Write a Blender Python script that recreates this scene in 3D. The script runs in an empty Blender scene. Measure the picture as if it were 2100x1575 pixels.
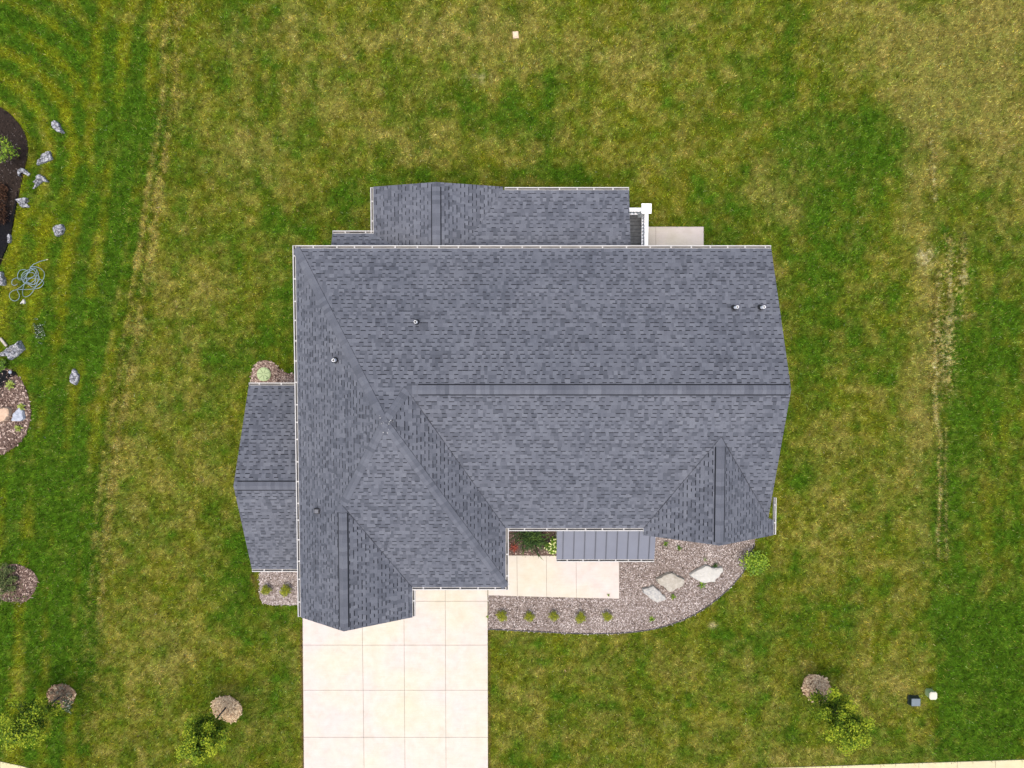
import bpy, math, random
import numpy as np

random.seed(11)
RNG = np.random.default_rng(7)
C = bpy.context.scene.collection

# ------------------------------------------------------------------ camera, sky, sun, exposure
F, H = 1456.0, 29.4                       # focal length in photo pixels, flying height in metres
TILT = math.atan(67.5 / F)                # the drone camera looks almost straight down
cam = bpy.data.cameras.new('camera')
cam.sensor_width = 36.0
cam.lens = 36.0 * F / 2100.0
cam.clip_start, cam.clip_end = 0.1, 3000.0
camo = bpy.data.objects.new('camera', cam)
C.objects.link(camo)
camo.location = (0, 0, H)
camo.rotation_euler = (-TILT, 0, 0)
bpy.context.scene.camera = camo

SUN_EL, SUN_AZ = math.radians(79), math.radians(204)      # from the south-south-west
w = bpy.data.worlds.new('World')
bpy.context.scene.world = w
w.use_nodes = True
wn = w.node_tree
sky = wn.nodes.new('ShaderNodeTexSky')
sky.sky_type = 'NISHITA'
sky.sun_disc = False
sky.sun_elevation, sky.sun_rotation = SUN_EL, SUN_AZ
sky.dust_density = 4.0
sky.air_density = 1.0
wn.links.new(sky.outputs[0], wn.nodes['Background'].inputs[0])
wn.nodes['Background'].inputs[1].default_value = 0.15
sun = bpy.data.lights.new('sun', 'SUN')
sun.energy = 1.25
sun.angle = math.radians(38)
sun.color = (1.0, 0.93, 0.82)
suno = bpy.data.objects.new('sun', sun)
C.objects.link(suno)
from mathutils import Vector
sd = Vector((math.sin(SUN_AZ) * math.cos(SUN_EL), math.cos(SUN_AZ) * math.cos(SUN_EL), math.sin(SUN_EL)))
suno.rotation_euler = sd.to_track_quat('Z', 'Y').to_euler()
vs = bpy.context.scene.view_settings
vs.view_transform = 'Standard'
vs.look = 'None'
vs.gamma = 1.0
vs.use_curve_mapping = False
vs.exposure = 1.1


def P(px, py, z=0.0):
    """survey: where the line of sight through a photo point meets the height z"""
    dx, dy, dz = (px - 1050.0) / F, -(py - 787.5) / F, -1.0
    c, s = math.cos(-TILT), math.sin(-TILT)
    y, zz = dy * c - dz * s, dy * s + dz * c
    t = (H - z) / -zz
    return (dx * t, y * t)


def P3(px, py, z=0.0, up=0.0):
    x, y = P(px, py, z)
    return (x, y, z + up)


def proj(x, y, z):
    """plan to photo, numpy friendly"""
    c, s = math.cos(TILT), math.sin(TILT)
    zz = z - H
    yy, z2 = y * c - zz * s, y * s + zz * c
    return 1050.0 + F * x / -z2, 787.5 - F * yy / -z2


# ------------------------------------------------------------------ mesh helpers
class MB:
    def __init__(self):
        self.v, self.f, self.s, self.m = [], [], [], []

    def poly(self, pts, shade=0.5, mat=0):
        n = len(self.v)
        self.v.extend([tuple(p) for p in pts])
        self.f.append(tuple(range(n, n + len(pts))))
        self.s.append(shade)
        self.m.append(mat)

    def raw(self, verts, faces, shades, mat=0):
        n = len(self.v)
        self.v.extend([tuple(p) for p in verts])
        for i, f in enumerate(faces):
            self.f.append(tuple(k + n for k in f))
            self.s.append(shades[i] if hasattr(shades, '__len__') else shades)
            self.m.append(mat)

    def box(self, c, d, rz=0.0, shade=0.5, mat=0, bev=0.0):
        hx, hy, hz = d[0] / 2, d[1] / 2, d[2] / 2
        co, si = math.cos(rz), math.sin(rz)
        if bev <= 0:
            pts = [(-hx, -hy, -hz), (hx, -hy, -hz), (hx, hy, -hz), (-hx, hy, -hz),
                   (-hx, -hy, hz), (hx, -hy, hz), (hx, hy, hz), (-hx, hy, hz)]
            fs = [(3, 2, 1, 0), (4, 5, 6, 7), (0, 1, 5, 4), (1, 2, 6, 5), (2, 3, 7, 6), (3, 0, 4, 7)]
        else:
            b = bev
            pts = [(-hx, -hy, -hz), (hx, -hy, -hz), (hx, hy, -hz), (-hx, hy, -hz),
                   (-hx, -hy, hz - b), (hx, -hy, hz - b), (hx, hy, hz - b), (-hx, hy, hz - b),
                   (-hx + b, -hy + b, hz), (hx - b, -hy + b, hz), (hx - b, hy - b, hz), (-hx + b, hy - b, hz)]
            fs = [(3, 2, 1, 0), (8, 9, 10, 11)]
            for a in range(4):
                e = (a + 1) % 4
                fs += [(a, e, e + 4, a + 4), (a + 4, e + 4, e + 8, a + 8)]
        self.raw([(c[0] + x * co - y * si, c[1] + x * si + y * co, c[2] + z) for x, y, z in pts], fs, shade, mat)

    def slab(self, quad, z0, z1, shade=0.5, mat=0, gap=0.0):
        """prism over a plan polygon, optionally pulled in by gap"""
        q = [np.array(p[:2], float) for p in quad]
        if gap:
            c = sum(q) / len(q)
            q = [p - gap * np.sign(p - c) for p in q]
        area = sum(q[i][0] * q[(i + 1) % len(q)][1] - q[(i + 1) % len(q)][0] * q[i][1] for i in range(len(q)))
        if area < 0:
            q = q[::-1]
        self.poly([(p[0], p[1], z1) for p in q], shade, mat)
        for i in range(len(q)):
            a, b = q[i], q[(i + 1) % len(q)]
            self.poly([(a[0], a[1], z0), (b[0], b[1], z0), (b[0], b[1], z1), (a[0], a[1], z1)], shade, mat)

    def tube(self, pts, r0, r1=None, n=7, shade=0.5, mat=0, cap=True):
        r1 = r0 if r1 is None else r1
        pts = [Vector(p) for p in pts]
        base = len(self.v)
        k = len(pts)
        for i, p in enumerate(pts):
            t = (pts[min(i + 1, k - 1)] - pts[max(i - 1, 0)]).normalized()
            a = t.orthogonal().normalized() if abs(t.z) > 0.9 else t.cross(Vector((0, 0, 1))).normalized()
            b = t.cross(a)
            r = r0 + (r1 - r0) * i / max(k - 1, 1)
            for j in range(n):
                an = 2 * math.pi * j / n
                self.v.append(tuple(p + (a * math.cos(an) + b * math.sin(an)) * r))
        for i in range(k - 1):
            for j in range(n):
                j2 = (j + 1) % n
                self.f.append((base + i * n + j, base + i * n + j2, base + (i + 1) * n + j2, base + (i + 1) * n + j))
                self.s.append(shade); self.m.append(mat)
        if cap:
            self.f.append(tuple(base + (k - 1) * n + j for j in range(n))); self.s.append(shade); self.m.append(mat)
            self.f.append(tuple(base + j for j in reversed(range(n)))); self.s.append(shade); self.m.append(mat)

    def build(self, name, mat, parent=None, smooth=False):
        org = wloc(parent) if parent else (0, 0, 0)
        me = bpy.data.meshes.new(name)
        me.from_pydata([(a - org[0], b - org[1], c - org[2]) for a, b, c in self.v], [], self.f)
        for mm in (mat if isinstance(mat, (list, tuple)) else [mat]):
            me.materials.append(mm)
        me.polygons.foreach_set('material_index', self.m)
        at = me.attributes.new('shade', 'FLOAT', 'FACE')
        at.data.foreach_set('value', np.array(self.s, dtype=np.float32))
        if smooth:
            me.polygons.foreach_set('use_smooth', [True] * len(self.f))
        me.update()
        o = bpy.data.objects.new(name, me)
        C.objects.link(o)
        if parent:
            o.parent = parent
        return o


def wloc(o):
    x = y = z = 0
    while o:
        x += o.location[0]; y += o.location[1]; z += o.location[2]
        o = o.parent
    return (x, y, z)


def tag(o, label=None, cat=None, group=None, kind=None):
    if label: o['label'] = label
    if cat: o['category'] = cat
    if group: o['group'] = group
    if kind: o['kind'] = kind
    return o


def thing(name, loc, label, cat, group=None):
    o = bpy.data.objects.new(name, None)
    o.empty_display_size = 0.2
    C.objects.link(o)
    o.location = loc
    return tag(o, label, cat, group)


def dup(root, loc, rz, sc, label):
    r = root.copy(); C.objects.link(r)
    r.location = loc; r.rotation_euler = (0, 0, rz); r.scale = sc
    r['label'] = label
    for ch in list(root.children):
        c = ch.copy(); C.objects.link(c); c.parent = r
    return r


# ------------------------------------------------------------------ materials
class NT:
    def __init__(self, name, rough=0.8, spec=0.3, metal=0.0):
        self.m = bpy.data.materials.new(name)
        self.m.use_nodes = True
        self.t = self.m.node_tree
        self.b = self.t.nodes['Principled BSDF']
        self.b.inputs['Roughness'].default_value = rough
        self.b.inputs['Specular IOR Level'].default_value = spec
        self.b.inputs['Metallic'].default_value = metal
        self.co = self.n('ShaderNodeTexCoord').outputs['Object']

    def n(self, typ, **kw):
        nd = self.t.nodes.new(typ)
        for k, v in kw.items():
            setattr(nd, k, v)
        return nd

    def l(self, a, b):
        self.t.links.new(a, b)

    def noise(self, scale, detail=3.0, rough=0.55, vec=None):
        nd = self.n('ShaderNodeTexNoise')
        nd.inputs['Scale'].default_value = scale
        nd.inputs['Detail'].default_value = detail
        nd.inputs['Roughness'].default_value = rough
        self.l(vec or self.co, nd.inputs['Vector'])
        return nd.outputs['Fac']

    def ramp(self, fac, stops, interp='LINEAR'):
        nd = self.n('ShaderNodeValToRGB')
        nd.color_ramp.interpolation = interp
        el = nd.color_ramp.elements
        while len(el) < len(stops):
            el.new(0.5)
        for e, (p, c) in zip(el, stops):
            e.position = p
            e.color = (c[0], c[1], c[2], 1)
        self.l(fac, nd.inputs[0])
        return nd.outputs[0]

    def mix(self, fac, a, b, mode='MIX'):
        nd = self.n('ShaderNodeMix', data_type='RGBA', blend_type=mode)
        for sock, val in ((nd.inputs[0], fac), (nd.inputs[6], a), (nd.inputs[7], b)):
            if isinstance(val, (int, float)):
                sock.default_value = val
            elif isinstance(val, tuple):
                sock.default_value = (val[0], val[1], val[2], 1)
            else:
                self.l(val, sock)
        return nd.outputs[2]

    def attr(self, name, out='Fac'):
        nd = self.n('ShaderNodeAttribute', attribute_name=name)
        return nd.outputs[out]

    def bump(self, fac, strength=0.4, dist=0.02):
        nd = self.n('ShaderNodeBump')
        nd.inputs['Strength'].default_value = strength
        nd.inputs['Distance'].default_value = dist
        self.l(fac, nd.inputs['Height'])
        self.l(nd.outputs[0], self.b.inputs['Normal'])

    def color(self, c):
        if isinstance(c, tuple):
            self.b.inputs['Base Color'].default_value = (c[0], c[1], c[2], 1)
        else:
            self.l(c, self.b.inputs['Base Color'])
        return self.m


def mk_simple(name, c, rough=0.6, spec=0.3, var=0.15, scale=6.0, metal=0.0):
    t = NT(name, rough, spec, metal)
    n = t.noise(scale, 5)
    lo = tuple(x * (1 - var) for x in c); hi = tuple(min(1, x * (1 + var)) for x in c)
    return t.color(t.ramp(n, [(0.3, lo), (0.7, hi)]))


def mk_shade(name, stops, rough=0.8, spec=0.2, grain=0.2, gscale=60.0, bump=0.0, trans=0.0):
    """tone chosen per piece by the face attribute, with fine grain over it"""
    t = NT(name, rough, spec)
    base = t.ramp(t.attr('shade'), stops)
    g = t.ramp(t.noise(gscale, 3), [(0.25, (1 - grain,) * 3), (0.75, (1 + grain,) * 3)])
    col = t.mix(1.0, base, g, 'MULTIPLY')
    t.color(col)
    if bump:
        t.bump(t.noise(gscale, 3), bump, 0.01)
    if trans:
        tr = t.n('ShaderNodeBsdfTranslucent')
        t.l(col, tr.inputs['Color'])
        mx = t.n('ShaderNodeMixShader')
        mx.inputs[0].default_value = trans
        t.l(t.b.outputs[0], mx.inputs[1]); t.l(tr.outputs[0], mx.inputs[2])
        t.l(mx.outputs[0], t.t.nodes['Material Output'].inputs['Surface'])
    return t.m


def mk_shingle():
    t = NT('shingle', 0.92, 0.15)
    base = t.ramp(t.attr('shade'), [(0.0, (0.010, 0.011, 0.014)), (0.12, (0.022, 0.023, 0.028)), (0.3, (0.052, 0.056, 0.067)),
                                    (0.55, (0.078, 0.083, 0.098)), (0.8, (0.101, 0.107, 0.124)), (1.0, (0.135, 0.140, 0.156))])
    g = t.ramp(t.noise(45, 4, 0.7), [(0.25, (0.80,) * 3), (0.75, (1.2,) * 3)])
    big = t.ramp(t.noise(0.55, 4, 0.6), [(0.3, (0.90, 0.91, 0.92)), (0.7, (1.1, 1.09, 1.07))])
    t.color(t.mix(1.0, t.mix(1.0, base, g, 'MULTIPLY'), big, 'MULTIPLY'))
    t.bump(t.noise(120, 2), 0.3, 0.004)
    return t.m


def mk_concrete(name, k=(1, 1, 1)):
    t = NT(name, 0.9, 0.15)
    c3 = lambda r, g, b: (r * k[0], g * k[1], b * k[2])
    a = t.ramp(t.noise(0.28, 5, 0.6), [(0.25, c3(0.44, 0.395, 0.285)), (0.45, c3(0.44, 0.398, 0.325)), (0.6, c3(0.435, 0.382, 0.345)), (0.75, c3(0.445, 0.402, 0.345))])
    b = t.ramp(t.noise(2.5, 6, 0.65), [(0.3, (0.93, 0.92, 0.90)), (0.7, (1.06, 1.06, 1.07))])
    c = t.ramp(t.noise(55, 3, 0.6), [(0.3, (0.92,) * 3), (0.7, (1.07,) * 3)])
    st = t.ramp(t.noise(0.9, 7, 0.72), [(0.0, (0, 0, 0)), (0.6, (0, 0, 0)), (0.8, (0.45, 0.45, 0.45))])
    # faint broom strokes across the slab
    mp = t.n('ShaderNodeMapping'); mp.inputs['Scale'].default_value = (0.6, 22, 1)
    t.l(t.co, mp.inputs['Vector'])
    br = t.ramp(t.noise(2.0, 3, 0.6, mp.outputs[0]), [(0.3, (0.965,) * 3), (0.7, (1.03,) * 3)])
    col = t.mix(1.0, t.mix(1.0, t.mix(1.0, a, b, 'MULTIPLY'), c, 'MULTIPLY'), br, 'MULTIPLY')
    t.color(t.mix(st, col, (0.30, 0.245, 0.185)))
    t.bump(t.noise(80, 3), 0.15, 0.003)
    return t.m


def mk_rock(name, lo, hi, crevice=0.0, scale=7.0):
    t = NT(name, 0.9, 0.2)
    n = t.noise(scale, 8, 0.65)
    col = t.ramp(n, [(0.28, lo), (0.5, tuple((a + b) / 2 for a, b in zip(lo, hi))), (0.72, hi)])
    if crevice:
        v = t.n('ShaderNodeTexVoronoi', feature='DISTANCE_TO_EDGE')
        v.inputs['Scale'].default_value = 7.5
        dn = t.n('ShaderNodeMix', data_type='VECTOR')
        nz = t.n('ShaderNodeTexNoise'); nz.inputs['Scale'].default_value = 6.0
        t.l(t.co, nz.inputs['Vector'])
        dn.inputs[0].default_value = 0.25
        t.l(t.co, dn.inputs[4]); t.l(nz.outputs['Color'], dn.inputs[5])
        t.l(dn.outputs[1], v.inputs['Vector'])
        f = t.ramp(v.outputs['Distance'], [(0.0, (1, 1, 1)), (0.05, (0.8, 0.8, 0.8)), (0.13, (0, 0, 0))])  # dark crevices painted as lines, recess shade put into the colour
        col = t.mix(t.mix(crevice, (0.0, 0.0, 0.0), f), col, (0.05, 0.05, 0.055))
    t.color(col)
    t.bump(t.noise(scale * 3, 6), 0.6, 0.02)
    return t.m


def mk_lawn(name, grain):
    t = NT(name, 1.0, 0.0)
    base = t.attr('tint', 'Color')
    if grain:
        g = t.ramp(t.noise(22, 6, 0.8), [(0.30, (0.28, 0.32, 0.26)), (0.5, (0.72, 0.74, 0.72)), (0.70, (1.5, 1.42, 1.35))])
        base = t.mix(1.0, base, g, 'MULTIPLY')
        t.bump(t.noise(30, 4), 0.6, 0.03)
    t.color(base)
    return t.m


M = {}
M['shingle'] = mk_shingle()
M['concrete'] = mk_concrete('concrete')
M['concrete_walk'] = mk_concrete('sidewalk_concrete', (0.98, 0.99, 0.70))
M['joint'] = mk_simple('joint_soil', (0.19, 0.168, 0.145), 0.95, 0.1, 0.3, 8)
M['white'] = mk_simple('white_metal', (0.38, 0.37, 0.35), 0.55, 0.3, 0.08, 3)
M['vinyl'] = mk_simple('white_vinyl', (0.80, 0.80, 0.80), 0.4, 0.4, 0.03, 3)
M['siding'] = mk_simple('siding', (0.58, 0.575, 0.56), 0.6, 0.3, 0.06, 2)
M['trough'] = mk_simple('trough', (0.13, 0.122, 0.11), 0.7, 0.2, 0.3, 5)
M['litter'] = mk_simple('litter', (0.035, 0.03, 0.025), 0.95, 0.1, 0.4, 30)
M['metal_roof'] = mk_simple('metal_roof', (0.118, 0.125, 0.150), 0.45, 0.4, 0.05, 2, 0.2)
M['seam'] = mk_simple('seam', (0.055, 0.06, 0.075), 0.5, 0.4, 0.05, 2, 0.2)
M['black'] = mk_simple('black_plastic', (0.018, 0.018, 0.02), 0.55, 0.4, 0.15, 5)
M['pipe'] = mk_simple('pipe_white', (0.75, 0.75, 0.74), 0.5, 0.4, 0.05, 5)
M['deck'] = mk_simple('deck_board', (0.085, 0.088, 0.092), 0.75, 0.2, 0.25, 9)
M['mulch'] = mk_shade('bark_mulch', [(0, (0.030, 0.020, 0.014)), (0.2, (0.095, 0.070, 0.056)), (0.5, (0.275, 0.228, 0.203)), (0.8, (0.40, 0.348, 0.32)), (1, (0.52, 0.465, 0.43))], 0.95, 0.1, 0.25, 40)
M['mulch_warm'] = mk_shade('brown_mulch', [(0, (0.035, 0.02, 0.016)), (0.35, (0.10, 0.066, 0.052)), (0.7, (0.18, 0.125, 0.10)), (1, (0.40, 0.31, 0.25))], 0.95, 0.1, 0.25, 40)
M['mulch_straw'] = mk_shade('straw_mulch', [(0, (0.09, 0.05, 0.03)), (0.3, (0.28, 0.175, 0.10)), (0.7, (0.50, 0.355, 0.20)), (1, (0.66, 0.50, 0.30))], 0.95, 0.1, 0.25, 40)
M['mulch_dark'] = mk_shade('dark_mulch', [(0, (0.012, 0.009, 0.007)), (0.5, (0.026, 0.018, 0.014)), (0.9, (0.045, 0.032, 0.025)), (1, (0.12, 0.10, 0.09))], 0.95, 0.1, 0.3, 30)
M['leaf'] = mk_shade('tree_leaf', [(0, (0.030, 0.062, 0.010)), (0.35, (0.085, 0.155, 0.012)), (0.65, (0.20, 0.28, 0.014)), (1, (0.39, 0.43, 0.03))], 0.6, 0.15, 0.15, 20, 0, 0.35)
M['leaf_green'] = mk_shade('shrub_leaf', [(0, (0.03, 0.07, 0.008)), (0.4, (0.085, 0.17, 0.012)), (0.75, (0.19, 0.31, 0.012)), (1, (0.33, 0.42, 0.03))], 0.5, 0.35, 0.15, 20, 0, 0.3)
M['leaf_box'] = mk_shade('boxwood_leaf', [(0, (0.06, 0.09, 0.006)), (0.5, (0.20, 0.23, 0.008)), (1, (0.38, 0.37, 0.02))], 0.55, 0.3, 0.15, 20, 0, 0.25)
M['leaf_dark'] = mk_shade('dark_leaf', [(0, (0.010, 0.022, 0.006)), (0.5, (0.028, 0.062, 0.012)), (1, (0.075, 0.13, 0.022))], 0.5, 0.35, 0.15, 20, 0, 0.2)
M['leaf_rust'] = mk_shade('rust_leaf', [(0, (0.012, 0.006, 0.004)), (0.5, (0.045, 0.020, 0.010)), (1, (0.11, 0.055, 0.030))], 0.8, 0.2, 0.2, 20, 0, 0.1)
M['leaf_red'] = mk_shade('red_leaf', [(0, (0.10, 0.02, 0.015)), (1, (0.38, 0.10, 0.06))], 0.6, 0.3, 0.2, 20, 0, 0.2)
M['leaf_lime'] = mk_shade('lime_leaf', [(0, (0.10, 0.15, 0.015)), (1, (0.36, 0.42, 0.08))], 0.5, 0.35, 0.15, 20, 0, 0.3)
M['leaf_olive'] = mk_shade('olive_leaf', [(0, (0.022, 0.036, 0.010)), (0.5, (0.07, 0.10, 0.025)), (1, (0.18, 0.21, 0.07))], 0.6, 0.3, 0.2, 20, 0, 0.2)
M['leaf_dry'] = mk_shade('dry_leaf', [(0, (0.06, 0.05, 0.03)), (0.5, (0.19, 0.165, 0.10)), (1, (0.34, 0.31, 0.20))], 0.8, 0.1, 0.2, 20, 0, 0.2)
M['bark'] = mk_simple('bark', (0.10, 0.085, 0.075), 0.9, 0.1, 0.3, 14)
M['stem'] = mk_simple('stem', (0.24, 0.17, 0.11), 0.9, 0.1, 0.3, 14)
M['rock_flag'] = mk_rock('flagstone', (0.23, 0.205, 0.16), (0.37, 0.345, 0.295))
M['rock_pale'] = mk_rock('pale_stone', (0.32, 0.31, 0.275), (0.42, 0.405, 0.365))
M['rock_mottled'] = mk_rock('mottled_stone', (0.19, 0.195, 0.205), (0.42, 0.395, 0.335), 0.0, 9)
M['rock_grey'] = mk_rock('jagged_stone', (0.17, 0.173, 0.182), (0.40, 0.40, 0.41), 0.95)
M['rock_blue'] = mk_rock('blue_stone', (0.22, 0.235, 0.27), (0.36, 0.38, 0.42))
M['rock_tan'] = mk_rock('tan_boulder', (0.34, 0.23, 0.15), (0.48, 0.35, 0.25), 0, 4)
M['hose'] = mk_simple('hose_vinyl', (0.13, 0.185, 0.20), 0.4, 0.5, 0.3, 3)
M['brass'] = mk_simple('brass', (0.55, 0.46, 0.25), 0.3, 0.5, 0.05, 5, 0.6)
M['lid'] = mk_simple('green_lid', (0.27, 0.33, 0.16), 0.6, 0.3, 0.08, 8)
M['lid_rib'] = mk_simple('lid_rib', (0.10, 0.13, 0.06), 0.6, 0.3, 0.08, 8)
M['ped_green'] = mk_simple('pale_green_plastic', (0.32, 0.42, 0.20), 0.55, 0.3, 0.06, 5)
M['ped_top'] = mk_simple('cream_plastic', (0.42, 0.41, 0.32), 0.55, 0.3, 0.05, 5)
M['ped_dark'] = mk_simple('dark_green_metal', (0.010, 0.022, 0.022), 0.45, 0.4, 0.1, 5)
M['ped_lid'] = mk_simple('blue_grey_metal', (0.10, 0.125, 0.135), 0.45, 0.4, 0.08, 5)
M['tan'] = mk_simple('tan_plastic', (0.50, 0.38, 0.26), 0.7, 0.3, 0.1, 8)
M['flower'] = mk_simple('white_petal', (0.42, 0.45, 0.36), 0.7, 0.2, 0.1, 9)
M['flower_cream'] = mk_simple('cream_petal', (0.58, 0.60, 0.26), 0.7, 0.2, 0.15, 9)
M['fabric'] = mk_simple('black_fabric', (0.009, 0.009, 0.010), 1.0, 0.0, 0.3, 12)
M['wood'] = mk_simple('weathered_wood', (0.30, 0.265, 0.22), 0.85, 0.15, 0.2, 9)
M['lawn'] = mk_lawn('lawn_ground', True)
M['blade'] = mk_lawn('grass_blade', False)


# ------------------------------------------------------------------ numpy noise
def vnoise(x, y, seed):
    def h(i, j):
        n = (i * 374761393 + j * 668265263 + seed * 974634777) & 0xFFFFFFFF
        n = ((n ^ (n >> 13)) * 1274126177) & 0xFFFFFFFF
        return ((n ^ (n >> 16)) & 0xFFFFFF) / float(0xFFFFFF)
    xi, yi = np.floor(x).astype(np.int64), np.floor(y).astype(np.int64)
    fx, fy = x - xi, y - yi
    fx, fy = fx * fx * (3 - 2 * fx), fy * fy * (3 - 2 * fy)
    return (h(xi, yi) * (1 - fx) + h(xi + 1, yi) * fx) * (1 - fy) + (h(xi, yi + 1) * (1 - fx) + h(xi + 1, yi + 1) * fx) * fy


def fbm(x, y, seed, oct=4, gain=0.55):
    a, s, tot = 1.0, 0.0, 0.0
    for k in range(oct):
        s = s + a * vnoise(x * 2 ** k + 17.3 * k, y * 2 ** k - 9.1 * k, seed + k)
        tot += a
        a *= gain
    return s / tot


def inside(px, py, poly):
    r = np.zeros(px.shape, bool)
    n = len(poly)
    for i in range(n):
        x0, y0 = poly[i]; x1, y1 = poly[(i + 1) % n]
        if y0 == y1:
            continue
        c = ((y0 > py) != (y1 > py)) & (px < (x1 - x0) * (py - y0) / (y1 - y0) + x0)
        r ^= c
    return r


def seg_dist(px, py, pl):
    d = np.full(px.shape, 1e9)
    for (x0, y0), (x1, y1) in zip(pl[:-1], pl[1:]):
        ex, ey = x1 - x0, y1 - y0
        t = np.clip(((px - x0) * ex + (py - y0) * ey) / (ex * ex + ey * ey + 1e-9), 0, 1)
        d = np.minimum(d, np.hypot(px - x0 - t * ex, py - y0 - t * ey))
    return d


def smooth_pts(pts, k=6, closed=False):
    pts = [np.array(p, float) for p in pts]
    n = len(pts)
    out = []
    rng = n if closed else n - 1
    for i in range(rng):
        g = (lambda j: pts[j % n]) if closed else (lambda j: pts[min(max(j, 0), n - 1)])
        a, b, c, d = g(i - 1), g(i), g(i + 1), g(i + 2)
        for t in np.linspace(0, 1, k, endpoint=False):
            out.append(0.5 * ((2 * b) + (c - a) * t + (2 * a - 5 * b + 4 * c - d) * t * t + (3 * b - a - 3 * c + d) * t ** 3))
    if not closed:
        out.append(pts[-1])
    return out


# ------------------------------------------------------------------ plan of the beds and pavements (survey points, ground level)
DRIVE = [(620, 1195), (1000, 1195), (1001, 1640), (624, 1640)]
WALK = [(1001, 1139), (1142, 1140), (1142, 1100), (1270, 1100), (1270, 1228), (1001, 1221)]
PAD = [(1325, 465), (1443, 465), (1443, 540), (1325, 540)]
BED_FRONT = [(1001, 1221), (1270, 1228), (1270, 1085), (1548, 1085)] + \
    [tuple(p) for p in smooth_pts([(1548, 1108), (1540, 1140), (1527, 1168), (1505, 1196), (1470, 1229), (1420, 1262), (1360, 1285), (1300, 1296), (1245, 1299), (1180, 1299), (1090, 1294.5), (1001, 1290)], 4)]
BED_ENTRY = [(1020, 1060), (1142, 1060), (1142, 1140), (1020, 1139)]
BED_WING = [(532, 1150), (625, 1150), (625, 1240)] + [tuple(p) for p in smooth_pts([(555, 1240), (540, 1236), (533, 1225)], 3)]
BED_LID = [tuple(p) for p in smooth_pts([(517, 800), (516, 768), (524, 748), (541, 739), (558, 743), (574, 757), (592, 766), (625, 770), (625, 800)], 4)]
BED_DARK = [(-320, 190)] + [tuple(p) for p in smooth_pts([(-60, 200), (0, 220), (30, 243), (52, 276), (58, 312), (50, 350), (40, 395), (30, 440), (20, 490), (9, 520), (0, 545), (-30, 600)], 5)] + [(-320, 640)]
BED_BROWN = [(-320, 740)] + [tuple(p) for p in smooth_pts([(-40, 745), (0, 752), (26, 760), (38, 772), (53, 798), (62, 828), (63, 858), (54, 888), (35, 912), (12, 928), (-10, 934), (-60, 938)], 5)] + [(-320, 940)]
SW_L = smooth_pts([(-900, 1440), (-300, 1515), (0, 1562), (60, 1576), (160, 1594), (400, 1603), (624, 1606)], 6)
SW_R = [(1001, 1592), (1600, 1574.5), (2100, 1558), (4200, 1489)]


def ring_poly(cx, cy, r, seed, k=36, sq=1.0):
    rr = random.Random(seed)
    ph = rr.random() * 6.28
    return [(cx + r * (1 + 0.10 * math.sin(2 * a + ph) + 0.035 * math.sin(5 * a + 2 * ph) + rr.uniform(-0.03, 0.03)) * math.cos(a),
             cy + sq * r * (1 + 0.10 * math.sin(2 * a + ph) + 0.035 * math.sin(5 * a + 2 * ph)) * math.sin(a)) for a in [2 * math.pi * i / k for i in range(k)]]


RINGS = [ring_poly(465.5, 1453, 28.5, 1), ring_poly(1675, 1412, 31, 2, 22, 0.92), ring_poly(126, 1427, 27, 3), ring_poly(30, 1196, 43, 4)]


def strip(pl, wid):
    """pavement band in photo points: the edge polyline and the same edge pushed down the picture"""
    return [tuple(p) for p in pl] + [(p[0], p[1] + wid) for p in reversed(pl)]


SWL_POLY, SWR_POLY = strip(SW_L, 74), strip(SW_R, 74)
HARD = [DRIVE, WALK, PAD, BED_FRONT, BED_ENTRY, BED_WING, BED_LID, BED_DARK, BED_BROWN, SWL_POLY, SWR_POLY] + RINGS

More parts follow.
